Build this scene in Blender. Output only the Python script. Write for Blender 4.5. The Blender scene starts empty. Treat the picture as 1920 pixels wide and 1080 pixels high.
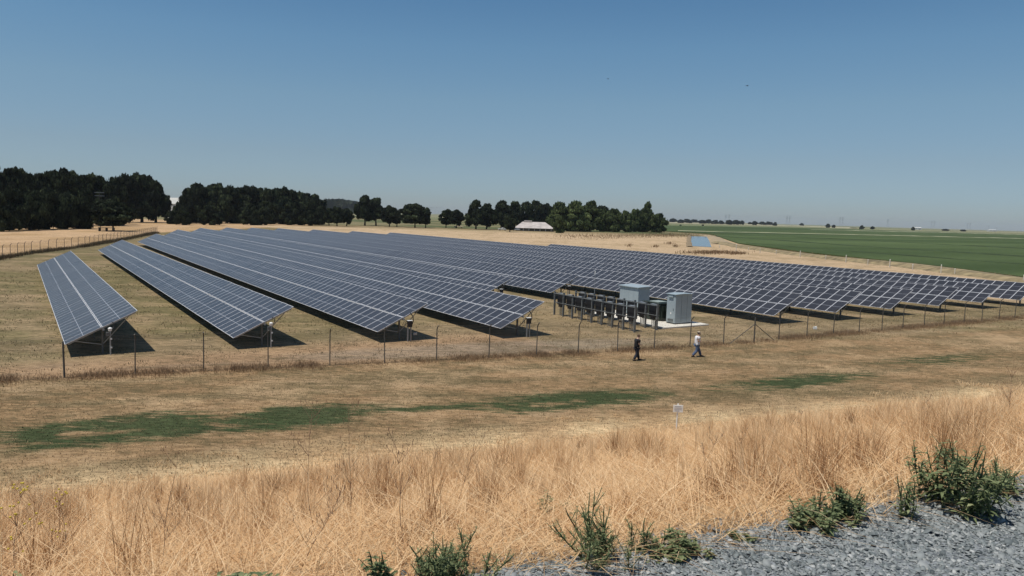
import bpy, math, random
import numpy as np
from mathutils import Vector, Matrix

# ------------------------------------------------------------------ camera, sky, sun, exposure
sc = bpy.context.scene
F_PX, HCAM = 1400.0, 9.5
ROLL = math.atan(0.029)
PITCH = math.radians(5.546)
R_ = Vector((1, 0, 0)); U_ = Vector((0, math.sin(PITCH), math.cos(PITCH))); FW = Vector((0, math.cos(PITCH), -math.sin(PITCH)))
right = R_ * math.cos(ROLL) + U_ * math.sin(ROLL)
up = -R_ * math.sin(ROLL) + U_ * math.cos(ROLL)
cd = bpy.data.cameras.new("camera"); cam = bpy.data.objects.new("camera", cd); sc.collection.objects.link(cam)
cd.sensor_width = 36.0; cd.lens = 36.0 * F_PX / 1920.0; cd.clip_start = 0.1; cd.clip_end = 40000
m = Matrix(((right.x, up.x, -FW.x, 0), (right.y, up.y, -FW.y, 0), (right.z, up.z, -FW.z, HCAM), (0, 0, 0, 1)))
cam.matrix_world = m
sc.camera = cam

TO_SUN = Vector((-0.31, -0.21, 1.0)).normalized()
w = bpy.data.worlds.new("World"); sc.world = w; w.use_nodes = True
nt = w.node_tree; nt.nodes.clear()
wo = nt.nodes.new('ShaderNodeOutputWorld'); bg = nt.nodes.new('ShaderNodeBackground'); sk = nt.nodes.new('ShaderNodeTexSky')
sk.sky_type = 'NISHITA'; sk.sun_disc = False
sk.sun_elevation = math.asin(TO_SUN.z); sk.sun_rotation = math.atan2(TO_SUN.x, TO_SUN.y)
sk.air_density = 1.0; sk.dust_density = 0.3; sk.ozone_density = 2.5; sk.altitude = 0
bg.inputs['Strength'].default_value = 0.085
# sky colours toned down by elevation: a grading over the sky model
tcw = nt.nodes.new('ShaderNodeTexCoord'); sxyz = nt.nodes.new('ShaderNodeSeparateXYZ'); rw = nt.nodes.new('ShaderNodeValToRGB'); vmw = nt.nodes.new('ShaderNodeVectorMath'); vmw.operation = 'MULTIPLY'
nt.links.new(tcw.outputs['Generated'], sxyz.inputs[0]); nt.links.new(sxyz.outputs['Z'], rw.inputs[0])
SKY = [(0, (.45, .55, .76)), (.031, (.47, .57, .76)), (.074, (.53, .59, .69)), (.145, (.60, .69, .72)), (.213, (.57, .73, .77)), (.27, (.49, .69, .76)), (1, (.49, .69, .78))]
er = rw.color_ramp.elements; er[0].position = 0; er[0].color = (*SKY[0][1], 1); er[1].position = 1; er[1].color = (*SKY[-1][1], 1)
for p_, c_ in SKY[1:-1]:
    k_ = er.new(p_); k_.color = (*c_, 1)
nt.links.new(sk.outputs[0], vmw.inputs[0]); nt.links.new(rw.outputs[0], vmw.inputs[1]); nt.links.new(vmw.outputs[0], bg.inputs[0]); nt.links.new(bg.outputs[0], wo.inputs[0])
sd = bpy.data.lights.new("sun", 'SUN'); so = bpy.data.objects.new("sun", sd); sc.collection.objects.link(so)
sd.energy = 3.4; sd.angle = math.radians(0.53); sd.color = (1.0, 0.95, 0.87)
so.rotation_euler = TO_SUN.to_track_quat('Z', 'Y').to_euler()
sc.view_settings.view_transform = 'Standard'; sc.view_settings.look = 'None'
sc.view_settings.exposure = 0.35; sc.view_settings.gamma = 1.0

# ------------------------------------------------------------------ frames of reference
AZ = math.radians(32.5)                       # panel rows run this far left of the view axis
D_ = Vector((-math.sin(AZ), math.cos(AZ), 0)) # along the rows
P_ = Vector((math.cos(AZ), math.sin(AZ), 0))  # across the rows
AL = math.radians(66.5)                       # the levee runs this far right of the view axis
def cdp(c, d, z=0.0): return P_ * c + D_ * d + Vector((0, 0, z))
def gpt(px, py, z=0.0):
    """ground point seen in direction (px, py) of the 1920x1080 photo"""
    dr = right * (px - 960) + up * (540 - py) + FW * F_PX
    return Vector((0, 0, HCAM)) + dr * ((z - HCAM) / dr.z)
EDGE_V, TOE_V, CREST = 2.9, 28.0, 7.9
def uv_of(x, y): return x * math.sin(AL) + y * math.cos(AL), -x * math.cos(AL) + y * math.sin(AL)
def xy_of(u, v): return u * math.sin(AL) - v * math.cos(AL), u * math.cos(AL) + v * math.sin(AL)

_rs = np.random.RandomState(7); _lat = _rs.rand(256, 256)
def vn(x, y, s=0):
    x = np.asarray(x, float) + 17.3 * s; y = np.asarray(y, float) + 31.7 * s
    xi = np.floor(x).astype(int); yi = np.floor(y).astype(int); fx = x - xi; fy = y - yi
    fx = fx * fx * (3 - 2 * fx); fy = fy * fy * (3 - 2 * fy)
    a = _lat[xi % 256, yi % 256]; b = _lat[(xi + 1) % 256, yi % 256]; c = _lat[xi % 256, (yi + 1) % 256]; d = _lat[(xi + 1) % 256, (yi + 1) % 256]
    return (a * (1 - fx) + b * fx) * (1 - fy) + (c * (1 - fx) + d * fx) * fy
def fbm(x, y, s=0, o=4):
    t = 0; a = 0.5
    for i in range(o): t = t + a * vn(x * 2 ** i, y * 2 ** i, s + i); a *= .5
    return t
def sst(a, b, x): t = np.clip((x - a) / (b - a), 0, 1); return t * t * (3 - 2 * t)
def height(x, y):
    x = np.asarray(x, float); y = np.asarray(y, float)
    v = -x * math.cos(AL) + y * math.sin(AL)
    t = np.clip((v - EDGE_V) / (TOE_V - EDGE_V), 0, 1)
    lin = 1 - t
    h = CREST * np.where(lin < 0.08, lin * lin / 0.16, lin - 0.04) / 0.96
    h = np.where(v < EDGE_V, CREST, h)
    h = np.where(v < -8, CREST * np.clip(1 - (-8 - v) / 25, 0, 1), h)
    slope = sst(EDGE_V, EDGE_V + 1.5, v) * sst(TOE_V + 4, TOE_V - 6, v)
    h = h + slope * (fbm(x / 3, y / 3, 2) - .5) * .25
    h = h + sst(TOE_V - 6, TOE_V + 5, v) * (fbm(x / 9, y / 9, 5) - .47) * .10 * sst(400, 200, y)
    return h
def hz(x, y): return float(height(x, y))

# ------------------------------------------------------------------ materials
def mat(name, col, rough=0.8, metal=0.0, spec=0.5, var=0.0, scale=3.0, attr=False, trans=0.0):
    mt = bpy.data.materials.new(name); mt.use_nodes = True; n = mt.node_tree.nodes; l = mt.node_tree.links
    b = n['Principled BSDF']; b.inputs['Base Color'].default_value = (*col, 1); b.inputs['Roughness'].default_value = rough
    b.inputs['Metallic'].default_value = metal; b.inputs['Specular IOR Level'].default_value = spec
    if var > 0:
        tc = n.new('ShaderNodeTexCoord'); nz = n.new('ShaderNodeTexNoise'); nz.inputs['Scale'].default_value = scale; nz.inputs['Detail'].default_value = 6
        rp = n.new('ShaderNodeValToRGB'); rp.color_ramp.elements[0].position = .3; rp.color_ramp.elements[1].position = .7
        rp.color_ramp.elements[0].color = (*[c * (1 - var) for c in col], 1); rp.color_ramp.elements[1].color = (*[min(1, c * (1 + var)) for c in col], 1)
        l.new(tc.outputs['Object'], nz.inputs['Vector']); l.new(nz.outputs[0], rp.inputs[0]); l.new(rp.outputs[0], b.inputs['Base Color'])
    return mt

def ramp_mat(name, stops, rough=.85, spec=.2, transl=0.0, objnoise=0.0):
    """colour from the per-vertex attribute 'tint' (each blade or leaf has its own)"""
    mt = bpy.data.materials.new(name); mt.use_nodes = True; n = mt.node_tree.nodes; l = mt.node_tree.links
    b = n['Principled BSDF']; b.inputs['Roughness'].default_value = rough; b.inputs['Specular IOR Level'].default_value = spec
    at = n.new('ShaderNodeAttribute'); at.attribute_name = 'tint'
    rp = n.new('ShaderNodeValToRGB'); e = rp.color_ramp.elements
    e[0].position = stops[0][0]; e[0].color = (*stops[0][1], 1); e[1].position = stops[-1][0]; e[1].color = (*stops[-1][1], 1)
    for p, c in stops[1:-1]:
        k = e.new(p); k.color = (*c, 1)
    l.new(at.outputs['Fac'], rp.inputs[0])
    src = rp.outputs[0]
    if objnoise:
        oi = n.new('ShaderNodeObjectInfo'); mr = n.new('ShaderNodeMapRange'); mr.inputs['To Min'].default_value = 1 - objnoise; mr.inputs['To Max'].default_value = 1 + objnoise
        l.new(oi.outputs['Random'], mr.inputs['Value'])
        vm = n.new('ShaderNodeVectorMath'); vm.operation = 'SCALE'; l.new(src, vm.inputs[0]); l.new(mr.outputs[0], vm.inputs['Scale']); src = vm.outputs[0]
    l.new(src, b.inputs['Base Color'])
    if transl:
        tr = n.new('ShaderNodeBsdfTranslucent'); l.new(src, tr.inputs[0]); mx = n.new('ShaderNodeMixShader'); mx.inputs[0].default_value = transl
        l.new(b.outputs[0], mx.inputs[1]); l.new(tr.outputs[0], mx.inputs[2]); l.new(mx.outputs[0], n['Material Output'].inputs[0])
    return mt

M = {}
M['alu'] = mat('aluminium_frame', (.62, .62, .63), .5, .1)
M['galv'] = mat('galvanised_steel', (.33, .35, .36), .5, .5, var=.2, scale=6)
M['rackpost'] = mat('dull_steel', (.20, .21, .205), .6, .3, var=.25, scale=5)
M['galv_dark'] = mat('weathered_steel', (.14, .15, .15), .6, .4, var=.25, scale=5)
M['fence'] = mat('fence_steel', (.10, .095, .085), .7, .3, var=.3, scale=4)
M['black'] = mat('black_housing', (.012, .013, .016), .45, var=.2)
M['rubber'] = mat('black_cable', (.015, .015, .015), .6, var=.1)
M['white'] = mat('white_paint', (.75, .75, .72), .5, var=.06)
M['cabinet'] = mat('grey_blue_enamel', (.31, .365, .385), .45, var=.05, scale=1.5)
M['cab_dark'] = mat('cabinet_plinth', (.03, .035, .04), .6, var=.1)
M['green_box'] = mat('dark_green_enamel', (.022, .032, .024), .5, var=.15, scale=2)
M['lid'] = mat('pale_green_lid', (.30, .34, .30), .5, var=.1)
M['concrete'] = mat('concrete', (.62, .58, .50), .9, var=.12, scale=2)
M['rust_roof'] = mat('rusty_tin_roof', (.44, .39, .36), .7, .1, var=.22, scale=.35)
M['barn_wall'] = mat('barn_wall', (.10, .085, .075), .9, var=.3, scale=.6)
M['bwhite'] = mat('white_wall', (.55, .54, .50), .8, var=.08, scale=.4)
M['bark'] = mat('bark', (.06, .048, .038), .9, var=.3, scale=2)
M['wood'] = mat('post_wood', (.55, .50, .42), .9, var=.2, scale=3)
M['dwood'] = mat('dark_wood', (.05, .045, .04), .9, var=.3, scale=3)
M['cbank'] = mat('canal_bank_left', (.22, .16, .09), .95, var=.4, scale=.3)
M['wire'] = mat('power_wire', (.25, .25, .24), .5, .3)
M['skin'] = mat('skin', (.45, .28, .20), .6, var=.05)
M['cloth_black'] = mat('black_cloth', (.010, .010, .013), .9, var=.2, scale=8)
M['cloth_navy'] = mat('dark_denim', (.014, .018, .03), .9, var=.2, scale=8)
M['cloth_white'] = mat('white_cotton', (.70, .68, .70), .9, var=.05, scale=8)
M['denim'] = mat('blue_denim', (.07, .10, .17), .9, var=.35, scale=5)
M['cap'] = mat('tan_cap', (.40, .33, .24), .9, var=.08)
M['hair'] = mat('dark_hair', (.02, .014, .010), .8, var=.2)
M['hair_b'] = mat('brown_hair', (.10, .06, .035), .8, var=.2)
M['boot'] = mat('dark_boot', (.02, .018, .016), .7, var=.2)
M['glass_dark'] = mat('dark_window', (.02, .025, .03), .15)
M['tyre'] = mat('tyre', (.02, .02, .02), .8)
M['bird'] = mat('dark_feathers', (.03, .03, .035), .8)
M['yellow'] = mat('yellow_petals', (.6, .45, .05), .7, var=.1)
M['print'] = mat('faded_print', (.25, .24, .27), .8)
STRAW = [(0, (.26, .13, .055)), (.3, (.44, .245, .115)), (.6, (.65, .415, .21)), (1, (.84, .63, .385))]
M['straw'] = ramp_mat('dry_straw', STRAW, transl=.25)
M['stubble'] = ramp_mat('mown_stubble', [(0, (.025, .045, .022)), (.25, (.10, .085, .045)), (.55, (.26, .17, .09)), (1, (.46, .33, .18))], transl=.15)
M['weedbrown'] = ramp_mat('brown_weeds', [(0, (.06, .055, .03)), (.4, (.20, .125, .07)), (1, (.42, .29, .17))], transl=.15)
M['leaf'] = ramp_mat('weed_leaf', [(0, (.09, .12, .055)), (.5, (.20, .235, .11)), (1, (.40, .42, .22))], rough=.6, transl=.35)
M['oak'] = ramp_mat('oak_foliage', [(0, (.008, .012, .007)), (.5, (.022, .030, .014)), (1, (.062, .078, .036))], rough=.8, spec=.1, transl=.1, objnoise=.25)  # lightest leaf tint also paints in sunlit clumps, spread at random
M['willow'] = ramp_mat('willow_foliage', [(0, (.030, .042, .016)), (.5, (.075, .098, .036)), (1, (.15, .18, .07))], rough=.8, spec=.1, transl=.15, objnoise=.2)
M['stalk'] = mat('dead_stalk', (.21, .125, .075), .9, var=.3, scale=6)

# ------------------------------------------------------------------ mesh helpers
class MB:
    def __init__(s): s.v = []; s.f = []
    def box(s, c, size, X=(1, 0, 0), Y=(0, 1, 0), Z=(0, 0, 1), taper=1.0):
        c = Vector(c); X = Vector(X) * size[0] / 2; Y = Vector(Y) * size[1] / 2; Z = Vector(Z) * size[2] / 2
        b = len(s.v)
        for k in (-1, 1):
            t = taper if k > 0 else 1
            for (i, j) in ((-1, -1), (1, -1), (1, 1), (-1, 1)): s.v.append(c + X * i * t + Y * j * t + Z * k)
        s.f += [(b, b + 3, b + 2, b + 1), (b + 4, b + 5, b + 6, b + 7)] + [(b + i, b + (i + 1) % 4, b + 4 + (i + 1) % 4, b + 4 + i) for i in range(4)]
        return s
    def tube(s, pts, r, n=6, cap=True):
        pts = [Vector(p) for p in pts]; rs = r if isinstance(r, (list, tuple)) else [r] * len(pts)
        base = len(s.v)
        for i, p in enumerate(pts):
            t = (pts[min(i + 1, len(pts) - 1)] - pts[max(i - 1, 0)]).normalized()
            a = t.orthogonal().normalized() if i == 0 else (pa - t * pa.dot(t)).normalized()
            pa = a; b = t.cross(a)
            for k in range(n):
                th = 2 * math.pi * k / n; s.v.append(p + (a * math.cos(th) + b * math.sin(th)) * rs[i])
        for i in range(len(pts) - 1):
            for k in range(n): s.f.append((base + i * n + k, base + i * n + (k + 1) % n, base + (i + 1) * n + (k + 1) % n, base + (i + 1) * n + k))
        if cap:
            s.f.append(tuple(base + k for k in reversed(range(n)))); s.f.append(tuple(base + (len(pts) - 1) * n + k for k in range(n)))
        return s
    def poly(s, pts):
        b = len(s.v); s.v += [Vector(p) for p in pts]; s.f.append(tuple(range(b, b + len(pts)))); return s
    def prism(s, pts, ext):
        b = len(s.v); n = len(pts); e = Vector(ext); s.v += [Vector(p) for p in pts] + [Vector(p) + e for p in pts]
        s.f.append(tuple(b + i for i in reversed(range(n)))); s.f.append(tuple(b + n + i for i in range(n)))
        s.f += [(b + i, b + (i + 1) % n, b + n + (i + 1) % n, b + n + i) for i in range(n)]; return s
    def mesh(s, name, mt, bevel=0):
        me = bpy.data.meshes.new(name); me.from_pydata([tuple(v) for v in s.v], [], s.f)
        for x in (mt if isinstance(mt, list) else [mt]): me.materials.append(x)
        me.update(); return me
    def build(s, name, mt, parent=None, loc=None, smooth=False, bevel=0):
        o = bpy.data.objects.new(name, s.mesh(name, mt)); sc.collection.objects.link(o)
        if parent: o.parent = parent
        if loc is not None: o.location = loc
        if smooth: o.data.polygons.foreach_set('use_smooth', [True] * len(o.data.polygons))
        if bevel:
            bm = o.modifiers.new('bevel', 'BEVEL'); bm.width = bevel; bm.segments = 2
        return o

def npmesh(name, V, Fs, mt, tint=None, parent=None, matidx=None, link=True):
    """V (n,3); Fs list of (k,m) index arrays"""
    me = bpy.data.meshes.new(name); me.vertices.add(len(V)); me.vertices.foreach_set('co', np.asarray(V, np.float32).ravel())
    loops = np.concatenate([f.ravel() for f in Fs]).astype(np.int32); tot = np.concatenate([np.full(len(f), f.shape[1]) for f in Fs])
    st = np.concatenate([[0], np.cumsum(tot)[:-1]]).astype(np.int32)
    me.loops.add(len(loops)); me.loops.foreach_set('vertex_index', loops)
    me.polygons.add(len(tot)); me.polygons.foreach_set('loop_start', st); me.polygons.foreach_set('loop_total', tot.astype(np.int32))
    for x in (mt if isinstance(mt, list) else [mt]): me.materials.append(x)
    if matidx is not None: me.polygons.foreach_set('material_index', matidx.astype(np.int32))
    me.update(calc_edges=True); me.validate()
    if tint is not None:
        a = me.attributes.new('tint', 'FLOAT', 'POINT'); a.data.foreach_set('value', np.asarray(tint, np.float32))
    if not link: return me
    o = bpy.data.objects.new(name, me); sc.collection.objects.link(o)
    if parent: o.parent = parent
    return o

def tag(o, label=None, cat=None, group=None, kind=None):
    if label: o['label'] = label
    if cat: o['category'] = cat
    if group: o['group'] = group
    if kind: o['kind'] = kind
    return o
def empty(name, loc=(0, 0, 0), rz=0.0, label=None, cat=None, group=None):
    o = bpy.data.objects.new(name, None); sc.collection.objects.link(o); o.location = loc; o.rotation_euler.z = rz
    o.empty_display_size = .3
    return tag(o, label, cat, group)
def inst(name, me, parent=None, loc=(0, 0, 0), rz=0.0, scale=None):
    o = bpy.data.objects.new(name, me); sc.collection.objects.link(o); o.location = loc; o.rotation_euler.z = rz
    if parent: o.parent = parent
    if scale: o.scale = scale
    return o
def children(o): return [c for c in bpy.data.objects if c.parent == o]
def copy_tree(o, kids, parent=None):
    c = o.copy(); sc.collection.objects.link(c)
    if parent: c.parent = parent
    for ch in kids.get(o.name, []): copy_tree(ch, kids, c)
    return c
def kidmap(root):
    km = {}
    def rec(o):
        km[o.name] = children(o)
        for c in km[o.name]: rec(c)
    rec(root); return km
ORD = ['first', 'second', 'third', 'fourth', 'fifth', 'sixth', 'seventh', 'eighth', 'ninth', 'tenth', 'eleventh', 'twelfth', 'thirteenth', 'fourteenth', 'fifteenth', 'sixteenth', 'seventeenth', 'eighteenth', 'nineteenth', 'twentieth']
def ordw(i): return ORD[i] if i < 20 else 'twenty-' + ORD[i - 20]

# ------------------------------------------------------------------ ground
LEFT_FENCE = [(-70, 84), (-77, 102), (-83.5, 120), (-88.5, 137), (-93.5, 163), (-106, 205), (-122, 256)]
def left_x(y): return np.interp(y, [p[1] for p in LEFT_FENCE], [p[0] for p in LEFT_FENCE])
ROW_C = [1.24, 10.85, 20.6, 29.9, 39.7, 49.5, 58.25, 66.9, 75.9, 84.9, 94.4, 103.2]
ROW_N = [52.8, 51.5, 50.3, 48.4, 68.5, 69.4, 45.5, 44.9, 44.6, 44.4, 44.4, 44.1]
ROW_F = [121.5, 159.5, 195, 231.4, 253.5, 263, 265, 263, 253, 240, 230, 151]

def ground_colour(X, Y):
    u = X * math.sin(AL) + Y * math.cos(AL); v = -X * math.cos(AL) + Y * math.sin(AL)
    c = X * P_.x + Y * P_.y; d = X * D_.x + Y * D_.y
    C = lambda r, g, b: np.array([r, g, b])[None, :] * np.ones((len(X), 1))
    def mix(A, B, t): t = np.clip(t, 0, 1)[:, None]; return A * (1 - t) + B * t
    n1 = fbm(X / 2.5, Y / 2.5, 1); n2 = fbm(X / 12, Y / 12, 3); n3 = fbm(u / 7, v / 1.1, 8); n4 = fbm(u / 2.2, v / .8, 9); n5 = fbm(u / .7, v / .3, 14, 3)
    col = C(.27, .175, .092)
    col = mix(col, C(.18, .135, .072), sst(.40, .60, n3) * .75)
    col = mix(col, C(.36, .25, .14), sst(.5, .68, n1) * .7); col = mix(col, C(.10, .085, .045), sst(.55, .72, n5) * .55)
    # array field
    fld = sst(45.0, 47.0, v)
    a = mix(C(.25, .185, .105), C(.20, .155, .08), sst(.38, .58, n2)); a = mix(a, C(.11, .095, .05), sst(.52, .72, n5) * .5); a = mix(a, C(.30, .22, .125), sst(.5, .65, n1) * .6)
    a = mix(a, C(.33, .21, .12), sst(53.5, 49, d) * (c < 32) * .9)           # reddish dry grass at row ends
    grn = sst(30, 10, c) * sst(50, 56, d) * sst(.36, .55, n1 * .6 + n2 * .4)
    a = mix(a, C(.115, .108, .045), grn * .6)
    gx = ((u - 6 - 0) / 14) ** 2; trk = sst(1.0, .4, ((u - 20) / 17) ** 2 + ((v - 48.8) / 3.0) ** 2)
    a = mix(a, C(.24, .195, .145), trk * .6)
    tracks = np.exp(-((v - 47.9) / .18) ** 2) + np.exp(-((v - 49.8) / .18) ** 2)
    a = mix(a, C(.17, .13, .09), tracks * .45)
    col = mix(col, a, fld)
    # dark moist grass stretches near the toe
    def ell(u0, v0, ru, rv): return 1 - (((u - u0) / ru) ** 2 + ((v - v0) / rv) ** 2)
    g = np.maximum.reduce([ell(-3, 35.0, 6.0, 2.2), ell(4.2, 34.6, 4.2, 2.0), ell(18.0, 33.9, 5.6, 1.9), ell(11.5, 34.4, 3.0, .7), ell(33.5, 34.0, 6.5, 1.5), ell(50, 36.5, 6, 1.3)])
    gm = sst(-.25, .35, g + (n4 - .5) * 2.6 + (n5 - .5) * 2.2 - .05)
    wk = np.where(u > 27, .85, 1.0) * np.where(u > 44, .6, 1.0)
    isg_ = gm; global MOSS; MOSS = (g + (n1 - .5) * 1.2) * wk - (1 - wk) * .4
    MOSS = np.where(fld > 0.5, -3, MOSS)
    MOSS = MOSS - 1.0 * (sst(.2, .6, ell(-3.6, 34.6, 2.2, .7)) + sst(.2, .6, ell(17.2, 33.3, 2.2, .5)))
    # levee
    lv = sst(TOE_V + 3.5, TOE_V - .5, v + (n2 - .5) * 5 + (n1 - .5) * 2)
    col = mix(col, mix(C(.44, .295, .16), C(.60, .44, .25), sst(.35, .6, n1)), lv)
    # left tan field beyond the left fence
    lf = sst(0, 3, left_x(Y) - X + (n1 - .5) * 2) * sst(70, 90, Y)
    col = mix(col, mix(C(.46, .31, .18), C(.38, .25, .13), sst(.4, .6, n2)), lf)
    dk = np.exp(-((left_x(Y) - X) / 2.2) ** 2) * sst(85, 100, Y) * sst(275, 250, Y)
    col = mix(col, C(.09, .085, .045), dk * .85)
    # grass verge behind the array
    vg = sst(266, 272, d) * sst(400, 330, Y)
    vg = vg * (1 - lf); col = mix(col, C(.17, .135, .065), vg * sst(130, 60, X)); col = mix(col, C(.34, .26, .15), sst(330, 350, Y) * sst(480, 430, Y) * sst(-110, -60, X) * (X < 130))
    far = sst(470, 520, Y); col = mix(col, mix(C(.20, .17, .09), C(.10, .11, .05), sst(.45, .55, fbm(X / 90, Y / 60, 4))), far)
    # bare dirt to the right of the rows
    bd = sst(108.5, 111, c + (n1 - .5)) + sst(103, 106, c) * sst(152, 156, d) + sst(98.5, 101, c) * sst(231, 234, d) * sst(480, 430, Y)
    bd = np.clip(bd, 0, 1) * sst(450, 400, Y) * (v > 44)
    col = mix(col, mix(C(.47, .34, .21), C(.36, .26, .15), sst(.45, .62, n1 * .5 + n2 * .5)), bd)
    # hard far plain
    fp = sst(900, 1300, np.hypot(X, Y)); col = mix(col, mix(C(.16, .17, .09), C(.30, .26, .16), sst(.5, .58, fbm(X / 900, Y / 250, 12))), fp)
    col = mix(col, C(.25, .25, .24), sst(EDGE_V + .1, EDGE_V - .2, v))
    return col

def build_ground():
    ang = np.concatenate([np.radians(np.arange(-44, 44.01, .3)), np.radians(np.linspace(44, 316, 70)[1:-1])])
    r = np.concatenate([np.linspace(.5, 2, 5)[:-1], 2 * (9000 / 2) ** (np.arange(0, 520) / 519.0)])
    na, nr = len(ang), len(r)
    RR, AA = np.meshgrid(r, ang, indexing='ij')
    X = (RR * np.sin(AA)).ravel(); Y = (RR * np.cos(AA)).ravel(); Z = height(X, Y)
    V = np.stack([X, Y, Z], 1); V = np.vstack([V, [[0, 0, CREST]]])
    i, j = np.meshgrid(np.arange(nr - 1), np.arange(na), indexing='ij'); j2 = (j + 1) % na
    q = np.stack([i * na + j, (i + 1) * na + j, (i + 1) * na + j2, i * na + j2], -1).reshape(-1, 4)[:, ::-1]
    jj = np.arange(na); t = np.stack([np.full(na, nr * na), jj, (jj + 1) % na], 1)[:, ::-1]
    mt = bpy.data.materials.new('ground_soil_and_grass'); mt.use_nodes = True; n = mt.node_tree.nodes; l = mt.node_tree.links
    b = n['Principled BSDF']; b.inputs['Roughness'].default_value = .95; b.inputs['Specular IOR Level'].default_value = .05
    at = n.new('ShaderNodeAttribute'); at.attribute_name = 'zone'
    ge = n.new('ShaderNodeNewGeometry')
    def noise(scale, rot, sx, sy, det=5, rough=.6):
        mp = n.new('ShaderNodeMapping'); mp.inputs['Rotation'].default_value = (0, 0, rot); mp.inputs['Scale'].default_value = (sx, sy, 1)
        nz = n.new('ShaderNodeTexNoise'); nz.inputs['Scale'].default_value = scale; nz.inputs['Detail'].default_value = det; nz.inputs['Roughness'].default_value = rough
        l.new(ge.outputs['Position'], mp.inputs[0]); l.new(mp.outputs[0], nz.inputs['Vector']); return nz
    n1 = noise(2.8, AL - math.pi / 2, .6, 1.35, 9, .78); n2 = noise(.35, 0, 1, 1, 4)
    mr = n.new('ShaderNodeMapRange'); mr.inputs['From Min'].default_value = .33; mr.inputs['From Max'].default_value = .67; mr.inputs['To Min'].default_value = .42; mr.inputs['To Max'].default_value = 1.5
    l.new(n1.outputs[0], mr.inputs[0])
    mr2 = n.new('ShaderNodeMapRange'); mr2.inputs['From Min'].default_value = .3; mr2.inputs['From Max'].default_value = .7; mr2.inputs['To Min'].default_value = .85; mr2.inputs['To Max'].default_value = 1.15
    l.new(n2.outputs[0], mr2.inputs[0])
    mm = n.new('ShaderNodeMath'); mm.operation = 'MULTIPLY'; l.new(mr.outputs[0], mm.inputs[0]); l.new(mr2.outputs[0], mm.inputs[1])
    vs = n.new('ShaderNodeVectorMath'); vs.operation = 'SCALE'; l.new(at.outputs['Color'], vs.inputs[0]); l.new(mm.outputs[0], vs.inputs['Scale'])
    gn = noise(1.1, AL - math.pi / 2, .5, 1.7, 10, .72); am = n.new('ShaderNodeAttribute'); am.attribute_name = 'moss'
    ma = n.new('ShaderNodeMath'); ma.operation = 'MULTIPLY_ADD'; ma.inputs[1].default_value = 5.4; l.new(gn.outputs[0], ma.inputs[0]); l.new(am.outputs['Fac'], ma.inputs[2])
    mg = n.new('ShaderNodeMapRange'); mg.inputs['From Min'].default_value = 2.35; mg.inputs['From Max'].default_value = 3.2; mg.inputs['To Max'].default_value = .92; l.new(ma.outputs[0], mg.inputs[0])
    aw = n.new('ShaderNodeAttribute'); aw.attribute_name = 'mown'
    mo = noise(1.5, AL - math.pi / 2, .55, 1.5, 9, .8); mo2 = noise(.22, AL - math.pi / 2, .5, 1.6, 3, .6)
    sm = n.new('ShaderNodeMath'); sm.operation = 'MULTIPLY_ADD'; sm.inputs[1].default_value = .6; l.new(mo2.outputs[0], sm.inputs[0]); l.new(mo.outputs[0], sm.inputs[2])
    def thr(a_, b_, top_):
        q_ = n.new('ShaderNodeMapRange'); q_.inputs['From Min'].default_value = a_; q_.inputs['From Max'].default_value = b_; q_.inputs['To Max'].default_value = top_; l.new(sm.outputs[0], q_.inputs[0])
        p_ = n.new('ShaderNodeMath'); p_.operation = 'MULTIPLY'; l.new(q_.outputs[0], p_.inputs[0]); l.new(aw.outputs['Fac'], p_.inputs[1]); return p_
    t1 = thr(.80, .92, .75); t2 = thr(.78, .66, .55)
    mA = n.new('ShaderNodeMix'); mA.data_type = 'RGBA'; l.new(t1.outputs[0], mA.inputs[0]); l.new(vs.outputs[0], mA.inputs[6]); mA.inputs[7].default_value = (.105, .082, .042, 1)
    mB_ = n.new('ShaderNodeMix'); mB_.data_type = 'RGBA'; l.new(t2.outputs[0], mB_.inputs[0]); l.new(mA.outputs[2], mB_.inputs[6]); mB_.inputs[7].default_value = (.42, .29, .17, 1)
    gs = n.new('ShaderNodeVectorMath'); gs.operation = 'SCALE'; gs.inputs[0].default_value = (.036, .058, .024); l.new(mm.outputs[0], gs.inputs['Scale'])
    mxg = n.new('ShaderNodeMix'); mxg.data_type = 'RGBA'; l.new(mg.outputs[0], mxg.inputs[0]); l.new(mB_.outputs[2], mxg.inputs[6]); l.new(gs.outputs[0], mxg.inputs[7])
    l.new(mxg.outputs[2], b.inputs['Base Color'])
    bp = n.new('ShaderNodeBump'); bp.inputs['Strength'].default_value = .6; bp.inputs['Distance'].default_value = .08; l.new(n1.outputs[0], bp.inputs['Height']); l.new(bp.outputs[0], b.inputs['Normal'])
    o = npmesh('ground', V, [q, t], mt)
    col = ground_colour(V[:, 0], V[:, 1])
    am_ = o.data.attributes.new('moss', 'FLOAT', 'POINT'); am_.data.foreach_set('value', np.asarray(MOSS, np.float32))
    vv_ = -V[:, 0] * math.cos(AL) + V[:, 1] * math.sin(AL)
    aw_ = o.data.attributes.new('mown', 'FLOAT', 'POINT'); aw_.data.foreach_set('value', (sst(TOE_V, TOE_V + 4, vv_) * sst(300, 150, V[:, 1]) * (1 - .15 * sst(45, 47, vv_)) * (V[:, 0] > left_x(V[:, 1]))).astype(np.float32))
    a = o.data.attributes.new('zone', 'FLOAT_COLOR', 'POINT'); a.data.foreach_set('color', np.hstack([col, np.ones((len(col), 1))]).astype(np.float32).ravel())
    o.data.polygons.foreach_set('use_smooth', [True] * len(o.data.polygons))
    tag(o, kind='structure')
build_ground()

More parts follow.
